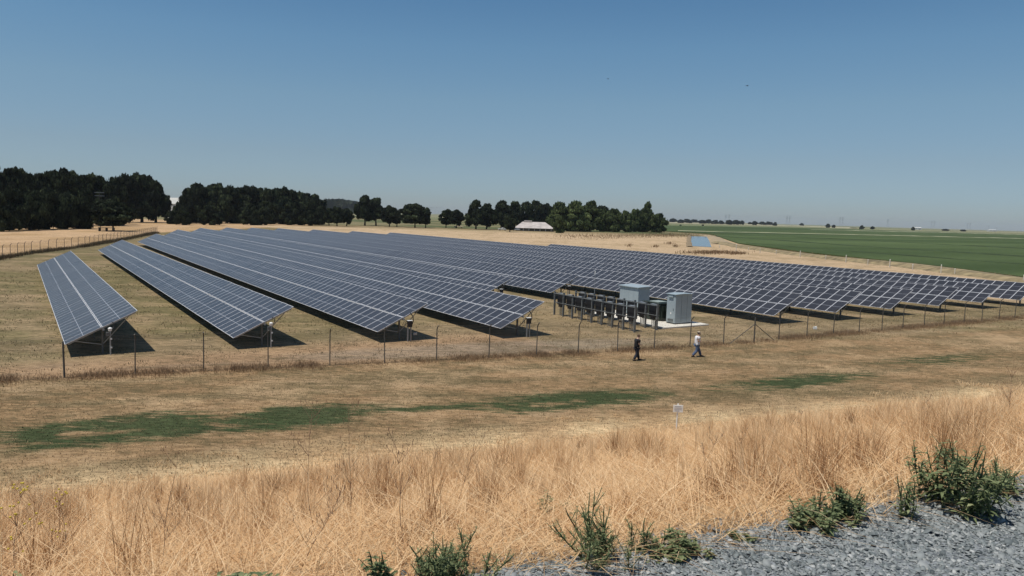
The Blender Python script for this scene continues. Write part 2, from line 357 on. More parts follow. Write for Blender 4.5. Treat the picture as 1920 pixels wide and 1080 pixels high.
# ------------------------------------------------------------------ gravel road on the levee crest
def gravel():
    mt = bpy.data.materials.new('gravel_bed'); mt.use_nodes = True; n = mt.node_tree.nodes; l = mt.node_tree.links
    b = n['Principled BSDF']; b.inputs['Roughness'].default_value = .9
    ge = n.new('ShaderNodeNewGeometry'); vo = n.new('ShaderNodeTexVoronoi'); vo.inputs['Scale'].default_value = 38; l.new(ge.outputs['Position'], vo.inputs['Vector'])
    rp = n.new('ShaderNodeValToRGB'); rp.color_ramp.elements[0].color = (.07, .08, .085, 1); rp.color_ramp.elements[1].color = (.30, .32, .33, 1)
    l.new(vo.outputs['Color'], rp.inputs[0]); l.new(rp.outputs[0], b.inputs['Base Color'])
    bp = n.new('ShaderNodeBump'); bp.inputs['Strength'].default_value = .7; bp.inputs['Distance'].default_value = .02; l.new(vo.outputs['Distance'], bp.inputs['Height']); l.new(bp.outputs[0], b.inputs['Normal'])
    mb = MB(); us = np.linspace(-40, 80, 121); base = 0
    for i, uu in enumerate(us):
        e = EDGE_V - .05 + .12 * math.sin(uu * 1.7) + .07 * math.sin(uu * 4.1)
        for vv in (-5.0, -2, 1, e): x, y = xy_of(uu, vv); mb.v.append(Vector((x, y, CREST + .006)))
    for i in range(120):
        for k in range(3): a = i * 4 + k; mb.f.append((a, a + 4, a + 5, a + 1))
    tag(mb.build('gravel_road', mt), kind='structure')
    # loose chips
    rs = np.random.RandomState(3); N = 150000
    u = rs.uniform(-1.5, 9, N); v = EDGE_V - np.abs(rs.exponential(1.0, N)) + .15
    sp = rs.rand(N) < .03; v[sp] = EDGE_V + rs.rand(sp.sum()) * .5
    k = (v > -.4) & (u > -1.5); u = u[k]; v = v[k]; N = len(u)
    x = u * math.sin(AL) - v * math.cos(AL); y = u * math.cos(AL) + v * math.sin(AL)
    s = rs.lognormal(-4.85, .42, N); hgt = np.where(v > EDGE_V, height(x, y), CREST)
    th = np.arange(5) * 2 * np.pi / 5
    rad = s[:, None] * rs.uniform(.65, 1.25, (N, 5)); a0 = rs.rand(N)[:, None] * 6.28 + th[None]
    el = rs.uniform(.55, 1, N)[:, None]
    bx = rad * np.cos(a0); by = rad * np.sin(a0) * el; r0 = rs.rand(N)[:, None] * 6.28
    lx = bx * np.cos(r0) - by * np.sin(r0); ly = bx * np.sin(r0) + by * np.cos(r0)
    tilt = rs.normal(0, .33, (N, 2)); th_ = s * rs.uniform(.25, .6, N)
    lift = rs.rand(N) * .012
    def ring(f, zo): zz = lx * f * tilt[:, :1] + ly * f * tilt[:, 1:] + zo[:, None] + lift[:, None]; return np.stack([x[:, None] + lx * f, y[:, None] + ly * f, hgt[:, None] + zz], -1)
    V = np.concatenate([ring(1.0, th_ * .1), ring(.78, th_)], 1)   # N,10,3
    b = (np.arange(N) * 10)[:, None]
    side = np.concatenate([np.stack([b[:, 0] + i, b[:, 0] + (i + 1) % 5, b[:, 0] + 5 + (i + 1) % 5, b[:, 0] + 5 + i], 1) for i in range(5)])
    top = b + 5 + np.arange(5)[None]
    tint = np.repeat(np.clip(rs.normal(.45, .24, N), 0, 1), 10)
    gm = ramp_mat('gravel_chips', [(0, (.05, .06, .062)), (.35, (.17, .19, .188)), (.75, (.285, .295, .285)), (1, (.41, .415, .395))], rough=.7, spec=.4)
    o = npmesh('gravel', V.reshape(-1, 3), [side, top], gm, tint); tag(o, 'loose blue-grey crushed stone covering the levee road', 'gravel', kind='stuff')
gravel()

# ------------------------------------------------------------------ grass blades
def blades(name, x, y, h, wd, lean, tint, mt, segs=3, droop=.5, seed=1, **kw):
    rs = np.random.RandomState(seed); N = len(x); z = height(x, y) - .02
    a = rs.rand(N) * 6.283; la = rs.rand(N) * 6.283
    sx, sy = np.cos(a), np.sin(a); dx, dy = np.cos(la) * lean * h, np.sin(la) * lean * h
    L = []
    for k in range(segs + 1):
        t = k / segs; cx = x + dx * t ** 1.7; cy = y + dy * t ** 1.7; cz = z + h * (t - droop * np.clip(lean, 0, 1.5) * .35 * t * t)
        wk = wd * (1 - t * .75) if k < segs else wd * 0
        if k < segs: L += [np.stack([cx - sx * wk, cy - sy * wk, cz], 1), np.stack([cx + sx * wk, cy + sy * wk, cz], 1)]
        else: L += [np.stack([cx, cy, cz], 1)]
    V = np.stack(L, 1); nv = 2 * segs + 1; b = np.arange(N) * nv
    q = [np.stack([b + 2 * k, b + 2 * k + 1, b + 2 * k + 3, b + 2 * k + 2], 1) for k in range(segs - 1)]
    t = np.stack([b + 2 * segs - 2, b + 2 * segs - 1, b + 2 * segs], 1)
    Fs = ([np.concatenate(q)] if q else []) + [t]
    o = npmesh(name, V.reshape(-1, 3), Fs, mt, np.repeat(tint, nv)); tag(o, kind='stuff', **kw); return o
def wedge(rs, n, r0, r1, pw=0.0, amin=-56, amax=42):
    """points in the view sector, density ~ r**(pw-1)"""
    t = rs.rand(n); r = (r0 ** (pw + 1) + t * (r1 ** (pw + 1) - r0 ** (pw + 1))) ** (1 / (pw + 1)); a = np.radians(rs.uniform(amin, amax, n))
    return r * np.sin(a), r * np.cos(a), r
rs = np.random.RandomState(11)
# standing straw
x, y, r = wedge(rs, 770000, 3.0, 66, 0.0); _, v = uv_of(x, y)
clump = fbm(x / .55, y / .55, 21, 3); big = fbm(x / 2.6, y / 2.6, 24, 3)
keep = (v > EDGE_V + .05) & (v < TOE_V + 1.5 + (big - .5) * 7) & (rs.rand(len(x)) < np.clip((clump * .7 + big * .5 - .44) * 4.2, .06, 1) * np.clip(.45 + r / 30, 0, 1))
keep &= rs.rand(len(x)) < np.clip((fbm(x / .8, y / .8, 77, 3) - .40) * 7, .04, 1)
x, y, r, v, clump, big = [q[keep] for q in (x, y, r, v, clump, big)]
N = len(x); ff = sst(EDGE_V, EDGE_V + 1.2, v)
h = (.12 + .36 * np.clip((big - .32) * 2.6, 0, 1.1) * (.55 + .9 * clump)) * rs.uniform(.5, 1.35, N) * (.35 + .65 * ff) * (1 - .6 * sst(TOE_V - 11, TOE_V + 1, v))
wd = (.0012 + .00022 * r) * rs.uniform(.6, 1.4, N)
tint = np.clip(.66 + rs.normal(0, .2, N) - .42 * sst(.50, .66, clump) * np.clip(1.3 - r / 22, .25, 1) + .22 * (r / 30), 0, 1)
blades('dry_grass', x, y, h, wd, np.abs(rs.normal(.3, .55, N)), tint, M['straw'], 3, label='tall golden dry grass standing on the levee slope', cat='grass')
# denser clumps rising out of it
TU, TV = rs.uniform(-26, 60, 6000), EDGE_V + .35 + (TOE_V - 9 - EDGE_V) * rs.rand(6000) ** 1.25
tx = TU * math.sin(AL) - TV * math.cos(AL); ty = TU * math.cos(AL) + TV * math.sin(AL); td = np.hypot(tx, ty)
kk = (np.abs(np.degrees(np.arctan2(tx, ty)) + 7) < 56) & (rs.rand(6000) < np.clip((fbm(tx / 2.2, ty / 2.2, 61, 3) - .36) * 5, .12, 1)); kk &= ~((np.abs(np.degrees(np.arctan2(tx, ty)) - 13.0) < 1.6) & (td > 12)); tx, ty, td = tx[kk], ty[kk], td[kk]; nT = len(tx)
cnt = rs.randint(30, 150, nT); cnt = (cnt * np.clip(13 / td, .35, 1.0)).astype(int); ix = np.repeat(np.arange(nT), cnt); N = len(ix)
rad = rs.uniform(.05, .22, nT)[ix]; aa = rs.rand(N) * 6.283; rr = rad * np.abs(rs.normal(0, .8, N)); x = tx[ix] + rr * np.cos(aa); y = ty[ix] + rr * np.sin(aa)
th_ = (rs.uniform(.22, .88, nT) * np.clip(.72 + td / 90, .6, 1))[ix]; tt = np.where(rs.rand(nT) < np.clip(.62 - td / 30, .12, .55), rs.uniform(.02, .30, nT), np.clip(rs.uniform(.5, .98, nT) + td / 110, 0, 1))[ix]
blades('grass_clumps', x, y, th_ * rs.uniform(.45, 1.15, N), (.0011 + .0002 * td[ix]) * rs.uniform(.6, 1.4, N), np.abs(rs.normal(.28, .38, N)), np.clip(tt + rs.normal(0, .10, N), 0, 1), M['straw'], 3, label='taller clumps of dry grass, some pale and some red-brown', cat='grass')
# matted straw lying down
x, y, r = wedge(rs, 275000, 3.2, 45, 0.0); _, v = uv_of(x, y); k = (v > EDGE_V - .05) & (v < TOE_V); x, y, r = x[k], y[k], r[k]; N = len(x)
blades('straw_litter', x, y, rs.uniform(.03, .24, N), (.0019 + .0003 * r), rs.uniform(1.2, 4.0, N), np.clip(rs.normal(.72, .16, N), 0, 1), M['straw'], 2, 0.1, label='pale straw lying flat between the standing grass', cat='grass')
# bent and broken stems
x, y, r = wedge(rs, 50000, 3.2, 40, 0.0); _, v = uv_of(x, y); k = (v > EDGE_V + .1) & (v < TOE_V - 3); x, y, r = x[k], y[k], r[k]; N = len(x)
blades('broken_stems', x, y, rs.uniform(.12, .48, N), (.0022 + .00022 * r), rs.uniform(.5, 2.2, N), np.clip(rs.normal(.62, .3, N), 0, 1), M['straw'], 4, .9, label='thicker bent straw stems crossing the standing grass', cat='grass')
# mown stubble in the field
x, y, r = wedge(rs, 310000, 23, 75, -.3); u, v = uv_of(x, y); n3 = fbm(u / 7, v / 1.1, 8)
k = (v > TOE_V - 2) & (v < 46.5); x, y, r, u, v, n3 = [q[k] for q in (x, y, r, u, v, n3)]; N = len(x)
cb = ground_colour(x, y); isg = MOSS + rs.normal(0, .45, N) > .1
tint = np.clip(.62 - .45 * sst(.40, .60, n3) + rs.normal(0, .28, N), .12, 1); tint[isg] = rs.uniform(0, .22, isg.sum())
blades('mown_grass', x, y, rs.uniform(.03, .11, N), .012 * rs.uniform(.5, 1.5, N), np.abs(rs.normal(.8, .6, N)), tint, M['stubble'], 2, label='short mown grass, straw with green stretches, outside the fence', cat='grass')

# ------------------------------------------------------------------ fences
FX = [-24.2, -21.0, -17.7, -14.4, -11.05, -7.9, -4.75, -1.4, 1.8, 4.75, 7.7, 10.6, 13.6, 16.6, 19.48, 22.0, 25.0, 28.0, 31.1, 34.0, 36.8, 39.8, 42.7, 45.8, 48.7, 51.6, 54.4, 57.2, 60.1]
FPL = [(-34, 35.6), (-24.2, 39.9), (4.75, 51.5), (10.6, 54.3), (19.48, 59.1), (60.1, 83.6)]
def fy(x): return float(np.interp(x, [p[0] for p in FPL], [p[1] for p in FPL]))
def make_fence(name, pts, label, arms, plain, braces, hgt=2.0, mesh_step=.085, outward=None, wirer=.004, postr=.035):
    root = empty(name, (pts[0][0], pts[0][1], 0), label=label, cat='fence')
    o0 = Vector(root.location)
    P = [Vector((x, y, hz(x, y))) - o0 for x, y in pts]
    rnd = random.Random(5)
    for i, p in enumerate(P):
        mb = MB(); lean = Vector((rnd.uniform(-.03, .03), rnd.uniform(-.03, .03), 0)); dr = (P[min(i + 1, len(P) - 1)] - P[max(0, i - 1)]).normalized(); out = Vector((dr.y, -dr.x, 0))
        rr = postr * (1.5 if i in plain else 1)
        t = p + Vector((0, 0, hgt)) + lean
        path = [p - Vector((0, 0, .15)), t]
        if i not in plain and arms: path += [t + Vector((0, 0, .06)) + out * .03, t + Vector((0, 0, .32)) + out * .27]
        mb.tube(path, rr, 6); mb.build('post', M['fence'], root)
    ww = MB(); mesh_ = MB(); strands = {}
    def strand(key, ptsx, rr):
        strands.setdefault(key, MB()).tube(ptsx, rr, 3, False)
    for i in range(len(P) - 1):
        a, b = P[i], P[i + 1]; dr = (b - a).normalized(); out = Vector((dr.y, -dr.x, 0)); L = (b - a).length
        if arms:
            for f in (.25, .6, .97):
                o = out * .27 * f + Vector((0, 0, hgt + .06 + .26 * f)); s = [a.lerp(b, t) + o - Vector((0, 0, .05 * 4 * t * (1 - t))) for t in (0, .25, .5, .75, 1)]
                strand(f, s, wirer * 1.2)
        strand('t', [a + Vector((0, 0, hgt)), b + Vector((0, 0, hgt))], wirer * 1.3)
        strand('b', [a + Vector((0, 0, .08)), b + Vector((0, 0, .08))], wirer)
        if mesh_step:
            H = hgt - .05; k = -H
            while k < L:
                for sgn in (1, -1):
                    s0, s1 = k, k + H
                    z0, z1 = .05, .05 + H
                    if s0 < 0: z0 += -s0; s0 = 0
                    if s1 > L: z1 -= (s1 - L); s1 = L
                    if s1 - s0 > .02:
                        if sgn < 0: z0, z1 = H + .1 - z0, H + .1 - z1
                        mesh_.tube([a + dr * s0 + Vector((0, 0, z0)), a + dr * s1 + Vector((0, 0, z1))], wirer * .36, 3, False)
                k += mesh_step
    for i in braces:
        for j in (-1, 1):
            q = P[i].lerp(P[i + j], .8); MB().tube([P[i] + Vector((0, 0, 1.45)), q], .028, 6).build('brace', M['fence'], root)
    for q in strands.values(): q.build('wire', M['fence'], root)
    if mesh_step: mesh_.build('chain_link', M['fence'], root)
    return root
pts = [(-33.8, fy(-33.8)), (-30.6, fy(-30.6)), (-27.4, fy(-27.4))] + [(x, fy(x)) for x in FX]
make_fence('chain_link_fence', pts, 'long chain link fence with angled barbed wire arms along the near row ends', True, {3, 17}, [17])
lf = []
for i in range(len(LEFT_FENCE) - 1):
    a, b = Vector(LEFT_FENCE[i]), Vector(LEFT_FENCE[i + 1]); n = max(1, round((b - a).length / 3.9))
    lf += [tuple(a.lerp(b, k / n)) for k in range(n)]
lf.append(LEFT_FENCE[-1])
make_fence('side_fence', lf, 'distant wire fence between the left field and the first panel row', True, set(), [], 2.0, .16, wirer=.006, postr=.042)
# weeds along the fences
def strip_weeds(name, P, n, wid, h0, h1, tb, label, seed, bw=.008, off=0, cl=.6):
    rs = np.random.RandomState(seed); P = np.array(P); seg = np.hypot(*(P[1:] - P[:-1]).T); cum = np.concatenate([[0], np.cumsum(seg)]); s = rs.rand(n) * cum[-1]
    x = np.interp(s, cum, P[:, 0]); y = np.interp(s, cum, P[:, 1]); c = vn(s / cl, s * 0, seed) * .6 + .4 * vn(s / .35, s * 0, seed + 3); k = rs.rand(n) < np.clip(c * 2.2 - .35, .25, 1); x, y, c = x[k], y[k], c[k]; N = len(x)
    dx, dy = P[-1] - P[0]; L = math.hypot(dx, dy); o = rs.normal(off, wid, N); x = x + dy / L * o; y = y - dx / L * o
    blades(name, x, y, (h0 + (h1 - h0) * c) * rs.uniform(.4, 1.2, N), bw * rs.uniform(.5, 1.5, N), np.abs(rs.normal(.3, .3, N)), np.clip(rs.normal(tb, .2, N), 0, 1), M['weedbrown'], 2, label=label, cat='weeds')
strip_weeds('fence_weeds', [(x, y) for x, y in pts], 70000, .6, .08, .42, .66, 'reddish brown weeds growing along the foot of the near fence', 4, .009, cl=1.3)
strip_weeds('side_fence_weeds', lf, 16000, .6, .3, 1.1, .15, 'dark green-brown weeds along the foot of the left side fence', 6, .03, cl=2.5)

# ------------------------------------------------------------------ solar panel rows
TILT = math.radians(25.5); MODW, MODL, GAP, CW = 1.20, 2.22, .045, 1.215
glass = bpy.data.materials.new('panel_glass'); glass.use_nodes = True
def panel_mat():
    n = glass.node_tree.nodes; l = glass.node_tree.links; b = n['Principled BSDF']
    tc = n.new('ShaderNodeTexCoord'); oi = n.new('ShaderNodeObjectInfo')
    nz = n.new('ShaderNodeTexNoise'); nz.inputs['Scale'].default_value = 1.3; l.new(tc.outputs['Object'], nz.inputs['Vector'])
    ad = n.new('ShaderNodeMath'); ad.inputs[1].default_value = .5; ad.operation = 'MULTIPLY_ADD'; l.new(oi.outputs['Random'], ad.inputs[0]); l.new(nz.outputs[0], ad.inputs[2])
    rp = n.new('ShaderNodeValToRGB'); rp.color_ramp.elements[0].position = .3; rp.color_ramp.elements[1].position = 1
    rp.color_ramp.elements[0].color = (.016, .015, .017, 1); rp.color_ramp.elements[1].color = (.027, .026, .029, 1)
    l.new(ad.outputs[0], rp.inputs[0]); l.new(rp.outputs[0], b.inputs['Base Color'])
    b.inputs['Roughness'].default_value = .30; b.inputs['IOR'].default_value = 1.41; b.inputs['Sheen Weight'].default_value = .35; b.inputs['Sheen Roughness'].default_value = .45; b.inputs['Sheen Tint'].default_value = (1, .92, .86, 1)
panel_mat()
M['cell_line'] = mat('cell_busbar', (.42, .43, .46), .4, .1)
def panel_geo(cols, upper, y0=0.0):
    """modules laid in the local table frame: X along the row, Y up the slope, Z normal"""
    mb = MB(); midx = []
    t = .035; fw = .032
    for k in range(cols):
        x0 = k * CW + (CW - MODW) / 2; x1 = x0 + MODW; ya = y0; yb = y0 + MODL
        def addbox(xa, xb, yc, yd, za, zb, mi): mb.box(((xa + xb) / 2, (yc + yd) / 2, (za + zb) / 2), (xb - xa, yd - yc, zb - za)); midx.extend([mi] * 6)
        addbox(x0, x0 + fw, ya, yb, 0, t, 0); addbox(x1 - fw, x1, ya, yb, 0, t, 0)
        addbox(x0 + fw, x1 - fw, ya, ya + fw, 0, t, 0); addbox(x0 + fw, x1 - fw, yb - fw, yb, 0, t, 0)
        addbox(x0 + fw, x1 - fw, ya + fw, yb - fw, .004, t - .006, 1)
        ym = (ya + yb) / 2; addbox(x0 + fw, x1 - fw, ym - .013, ym + .013, t - .006, t - .003, 2)
    return mb, midx
def with_idx(mb, midx, name):
    me = mb.mesh(name, [M['alu'], glass, M['cell_line']]); me.polygons.foreach_set('material_index', midx); me.update(); return me
PANEL = with_idx(*panel_geo(1, 0), 'solar_panel')
def brace_mesh(): return None
RAIL = MB().box((0, 2.25, -.05), (.05, 4.2, .08)).mesh('rail', M['galv'])
POSTM = MB().box((0, 0, .83), (.16, .09, 1.66)).mesh('post', M['galv_dark'])
# rotation of the table frame: local X -> D_, local Y -> up the slope, local Z -> normal
Ys = P_ * math.cos(TILT) + Vector((0, 0, math.sin(TILT))); Zs = D_.cross(Ys)
if Zs.z < 0: Zs = -Zs
HAND = D_.cross(Ys).dot(Zs)
def tracker(i):
    c0, dn, df = ROW_C[i], ROW_N[i], ROW_F[i]
    zl = .80
    place = ['leftmost and shortest', 'second', 'third', 'fourth', 'fifth', 'sixth', 'seventh', 'eighth', 'ninth', 'tenth', 'eleventh', 'twelfth'][i]
    root = empty('solar_panel_row', cdp(c0 + 2.03, dn), 0, '%s row of tilted solar panels counted from the left%s' % (place, {0: ', nearest the side fence', 4: ' ending behind the fourth', 5: ' ending behind the inverters', 6: ' reaching right of the cabinets', 11: ' beside the dirt strip'}.get(i, '')), 'solar panels', 'rows of solar panels')
    # table frame: build as matrix with X=-D (right handed) when needed
    Xd = D_.copy(); Yd = Ys; Zd = Zs
    if Xd.cross(Yd).dot(Zd) < 0: Xd = -D_; flip = True
    else: flip = False
    o = cdp(c0, dn, zl) - Vector(root.location)
    R = Matrix(((Xd.x, Yd.x, Zd.x), (Xd.y, Yd.y, Zd.y), (Xd.z, Yd.z, Zd.z))).to_4x4()
    n = int(round((df - dn) / CW))
    jr = random.Random(i)
    def put(me, name, k, y, z=0.0):
        off = k * CW if not flip else -(k + 1) * CW
        ob = bpy.data.objects.new(name, me); sc.collection.objects.link(ob); ob.parent = root
        j = Matrix.Rotation(jr.gauss(0, .004), 4, 'X') @ Matrix.Rotation(jr.gauss(0, .004), 4, 'Y')
        ob.matrix_local = Matrix.Translation(o) @ R @ Matrix.Translation((off, y, z + jr.uniform(0, .003))) @ j
        return ob
    for k in range(min(50, n)):
        put(PANEL, 'solar_panel', k, 0); put(PANEL, 'solar_panel', k, MODL + GAP)
    if n > 50:
        a, ma = panel_geo(n - 50, 0); b, mb_ = panel_geo(n - 50, 0, MODL + GAP)
        base = len(a.v); a.v += b.v; a.f += [tuple(q + base for q in f) for f in b.f]
        me = with_idx(a, ma + mb_, 'solar_panel')
        ob = bpy.data.objects.new('solar_panel', me); sc.collection.objects.link(ob); ob.parent = root
        off = 50 * CW if not flip else -n * CW
        ob.matrix_local = Matrix.Translation(o) @ R @ Matrix.Translation((off, 0, 0)); ob['kind'] = 'stuff'
    for k in range(0, min(n, 60), 2):
        ob = bpy.data.objects.new('rail', RAIL); sc.collection.objects.link(ob); ob.parent = root
        ob.matrix_local = Matrix.Translation(o) @ R @ Matrix.Translation(((k * CW + .12) * (-1 if flip else 1), 0, 0))
    mid = Ys * 2.25 - Zs * .16
    L = n * CW
    MB().tube([o + mid + D_ * .05, o + mid + D_ * (L - .05)], .075, 8).build('torque_tube', M['galv'], root)
    k = .9
    while k < L:
        ob = bpy.data.objects.new('post', POSTM); sc.collection.objects.link(ob); ob.parent = root
        q = o + mid + D_ * k; ob.location = (q.x, q.y, -zl * 0); ob.location.z = 0; ob.rotation_euler.z = AZ + math.pi / 2; ob.scale = (1, 1, (zl + mid.z + .02) / 1.66)
        k += 6.1
    for s, zz in ((.55, 0), (3.95, 0)):
        a = o + Ys * s - Zs * .1 + D_ * .35; b = o + mid + D_ * .9; b.z = .55
        MB().box((a + b) / 2, (.05, .05, (a - b).length), X=(a - b).cross(D_).normalized(), Y=D_, Z=(a - b).normalized()).build('brace', M['galv'], root)
    return root
for i in range(12):
    tr_ = tracker(i); tr_.rotation_euler.z = math.radians({0: 1.15, 1: .72, 2: .35}.get(i, 0))

# control stands at the near row ends
def control_stand(i, wide):
    c = ROW_C[i] + 2.45; b = cdp(c, ROW_N[i] - .15)
    nm = ['leftmost', 'second', 'third', 'fourth', 'fifth', 'sixth'][i]
    lab = ('slim white-capped control pole at the near end of the %s panel row' if not wide else 'grey control post with white lid and cable loops, near end of %s panel row') % nm
    root = empty('control_stand', b, AZ, lab, 'control box', 'control stands at the row ends')
    if wide:
        for s in (-.12, .12): MB().box((s, 0, .62), (.07, .10, 1.3)).build('leg', M['galv'], root)
        MB().box((0, -.06, 1.30), (.34, .20, .44)).build('box', M['black'], root, bevel=.01)
        MB().box((0, -.06, 1.56), (.38, .24, .035)).build('lid', M['white'], root, bevel=.01)
        for s, rr in ((-.28, .30), (-.18, .24)):
            pp = [(s + math.cos(t) * rr * .8, .0, 1.25 + math.sin(t) * rr) for t in np.linspace(-.4, math.pi + .5, 12)]
            MB().tube(pp, .022, 6).build('cable_loop', M['rubber'], root)
        MB().tube([(.20, 0, 1.2), (.32, 0, 1.5), (.28, 0, 1.85), (.08, .05, 2.12)], .035, 6).build('cable', M['rubber'], root)
        if i == 2: MB().box((.42, -.1, .55), (.28, .14, .18)).build('junction_box', M['galv'], root, bevel=.01)
    else:
        MB().tube([(0, 0, 0), (0, 0, 1.62)], .045, 8).build('pole', M['galv'], root)
        MB().tube([(0, 0, 1.55), (0, 0, 1.72), (-.0, 0, 1.78)], [.10, .13, .04], 10).build('cap', M['white'], root)
        MB().box((-.12, 0, 1.35), (.22, .12, .26)).build('box', M['galv_dark'], root, bevel=.01)
        for z in (.5, 1.05): MB().box((.05, -.06, z), (.10, .06, .09)).build('fitting', M['white'], root)
        MB().tube([(.03, 0, 1.6), (.22, 0, 1.75), (.26, .03, 2.0), (.10, .1, 2.1)], .03, 6).build('cable', M['rubber'], root)
for i in range(6): control_stand(i, i >= 2)

# ------------------------------------------------------------------ inverter racks
def rack(c, d0, n, label, lowest):
    root = empty('inverter_rack', cdp(c, d0), AZ, label, 'rack')   # local Y = along the row, local X = across
    SP = 1.45
    for k in range(n + 1):
        mb = MB(); mb.box((0, k * SP, 1.12), (.18, .03, 2.36)); mb.box((-.07, k * SP + .05, 1.12), (.015, .08, 2.36)); mb.box((.07, k * SP + .05, 1.12), (.015, .08, 2.36))
        mb.build('post', M['rackpost'], root)
    for z in (1.28, 2.12): MB().box((-.12, n * SP / 2, z), (.03, n * SP + .1, .045)).build('rail', M['rackpost'], root)
    for z in (1.28, 2.12): MB().box((.13, n * SP / 2, z), (.03, n * SP + .1, .04)).build('rail', M['rackpost'], root)
    return root
def inverter():
    root = empty('inverter', (0, 0, 0), 0)
    MB().box((0, 0, 1.56), (.46, .84, 1.02)).build('housing', M['black'], root, bevel=.03)
    MB().box((-.02, 0, 2.17), (.34, .70, .025), Z=(-.08, 0, 1)).build('sun_shield', M['galv'], root)
    MB().box((-.12, .0, .99), (.20, .46, .30)).build('wiring_box', M['black'], root, bevel=.02)
    for s in (-.16, 0.02, .2):
        MB().tube([(-.02, s, 0), (-.02, s, 1.12)], .035, 8).build('conduit', M['rackpost'], root)
    MB().box((-.222, 0, 1.62), (.02, .7, .6)).build('cover', M['black'], root, bevel=.005)
    return root
inv0 = inverter(); km = kidmap(inv0); used = False
for r_i, (c, d0, txt) in enumerate(((42.25, 46.9, 'front'), (44.95, 47.1, 'rear'))):
    rack(c, d0, 8, 'steel rack of upright channels carrying the %s line of black inverters' % txt, 0)
    for k in range(8):
        o = copy_tree(inv0, km) if used else inv0; used = True
        o.location = cdp(c + .33, d0 + k * 1.45 + .78); o.rotation_euler.z = AZ
        tag(o, 'black inverter under a pale sun shield, %s from the near end of the %s rack' % (ordw(k), txt), 'inverter', 'inverters on the two racks')

# ------------------------------------------------------------------ concrete pad, cabinets, transformer
padr = empty('concrete_pad', cdp(46.0, 47.4), AZ); padr['kind'] = 'structure'
MB().prism([(0, 0, -.1), (5.7, 0, -.1), (5.7, 11.2, -.1), (0, 11.2, -.1)], (0, 0, .22)).build('slab', M['concrete'], padr, bevel=.015)
def cabinet_tall():
    r = empty('equipment_cabinet', cdp(48.45, 48.5, .12), AZ, 'tall blue-grey steel cabinet with a vent hood at the near corner of the pad', 'cabinet')
    W, Dp, Hh = 2.05, 1.12, 2.58
    MB().box((W / 2, Dp / 2, .05), (W - .06, Dp - .06, .10)).build('plinth', M['cab_dark'], r)
    MB().box((W / 2, Dp / 2, .10 + Hh / 2), (W, Dp, Hh)).build('body', M['cabinet'], r, bevel=.015)
    MB().prism([(-.1, -.1, Hh + .10), (W + .12, -.1, Hh + .10), (W + .12, -.1, Hh + .14), (W / 2, -.1, Hh + .2), (-.1, -.1, Hh + .14)], (0, Dp + .2, 0)).build('roof', M['cabinet'], r)
    MB().box((-.07, Dp / 2, Hh - .1), (.12, .55, .13)).build('vent_hood', M['cabinet'], r, bevel=.01)
    MB().box((-.004, Dp / 2, Hh / 2 + .1), (.006, Dp - .12, Hh - .25)).build('door', M['cabinet'], r, bevel=.002)
    MB().box((-.03, Dp * .22, 1.3), (.05, .03, .22)).build('handle', M['galv_dark'], r)
    MB().box((-.012, Dp * .5, .95), (.01, .13, .15)).build('warning_plate', M['white'], r)
    MB().box((-.035, Dp * .5, .36), (.06, .62, .16)).build('vent', M['galv_dark'], r)
    for z in np.arange(.35, 1.0, .11): MB().box((W / 2, -.006, z), (W - .3, .012, .03)).build('louvre', M['cabinet'], r)
    for x in (W * .36, W * .7): MB().box((x, -.004, Hh / 2 + .1), (.02, .008, Hh - .2)).build('panel_seam', M['galv_dark'], r)
def cabinet_wide():
    r = empty('switchgear_cabinet', cdp(49.1, 54.2, .12), AZ, 'wide pale blue-grey steel enclosure with flat roof, behind the black inverters', 'cabinet')
    W, Dp, Hh = 1.45, 2.75, 2.62
    MB().box((W / 2, Dp / 2, .05), (W - .06, Dp - .06, .10)).build('plinth', M['cab_dark'], r)
    MB().box((W / 2, Dp / 2, .10 + Hh / 2), (W, Dp, Hh)).build('body', M['cabinet'], r, bevel=.015)
    MB().prism([(-.14, -.12, Hh + .10), (-.14, -.12, Hh + .17), (W + .1, -.12, Hh + .25), (W + .1, -.12, Hh + .10)], (0, Dp + .24, 0)).build('roof', M['cabinet'], r)
    for k in range(4): 
        MB().box((-.005, (k + .5) * Dp / 4, Hh / 2 + .1), (.01, Dp / 4 - .03, Hh - .14)).build('door', M['cabinet'], r, bevel=.002)
    for k in range(2): MB().box((-.03, (k * 2 + 1) * Dp / 4 + .08, 1.25), (.04, .03, .3)).build('handle', M['galv_dark'], r)
def transformer():
    r = empty('transformer', cdp(48.3, 50.6, .12), AZ, 'low dark green transformer with pale lid between the two cabinets', 'transformer')
    MB().box((1.2, 1.1, .80), (2.0, 2.3, 1.60)).build('tank', M['green_box'], r, bevel=.03)
    MB().box((1.2, 1.1, 1.64), (2.15, 2.45, .07)).build('lid', M['green_box'], r, bevel=.01)
    MB().box((.9, .9, 1.72), (1.1, 1.2, .08)).build('hatch', M['lid'], r, bevel=.01)
    for k in range(9): MB().box((.4 + k * .2, -.12, .8), (.03, .18, 1.2)).build('cooling_fin', M['green_box'], r)
    for k in range(2): MB().box((.185, .5 + k * 1.15, .8), (.02, 1.08, 1.45)).build('door', M['green_box'], r, bevel=.004)
    MB().box((.16, 1.0, .9), (.03, .04, .2)).build('handle', M['galv_dark'], r)
cabinet_tall(); cabinet_wide(); transformer()
r = empty('instrument_pole', cdp(48.8, 60.6), AZ, 'thin pole rising in front of the seventh row behind the inverters', 'pole')
MB().tube([(0, 0, 0), (0, 0, 3.7)], .025, 6).build('pole', M['galv'], r); MB().box((0, 0, 3.85), (.08, .08, .35)).build('sensor', M['white'], r)
tag(MB().box((0, 0, .1), (.3, .22, .2)).box((.1, .05, .22), (.12, .1, .06)).build('utility_box', M['white'], loc=gpt(1528, 617)), 'tiny pale box lying on the grass beneath the seventh row end', 'box')

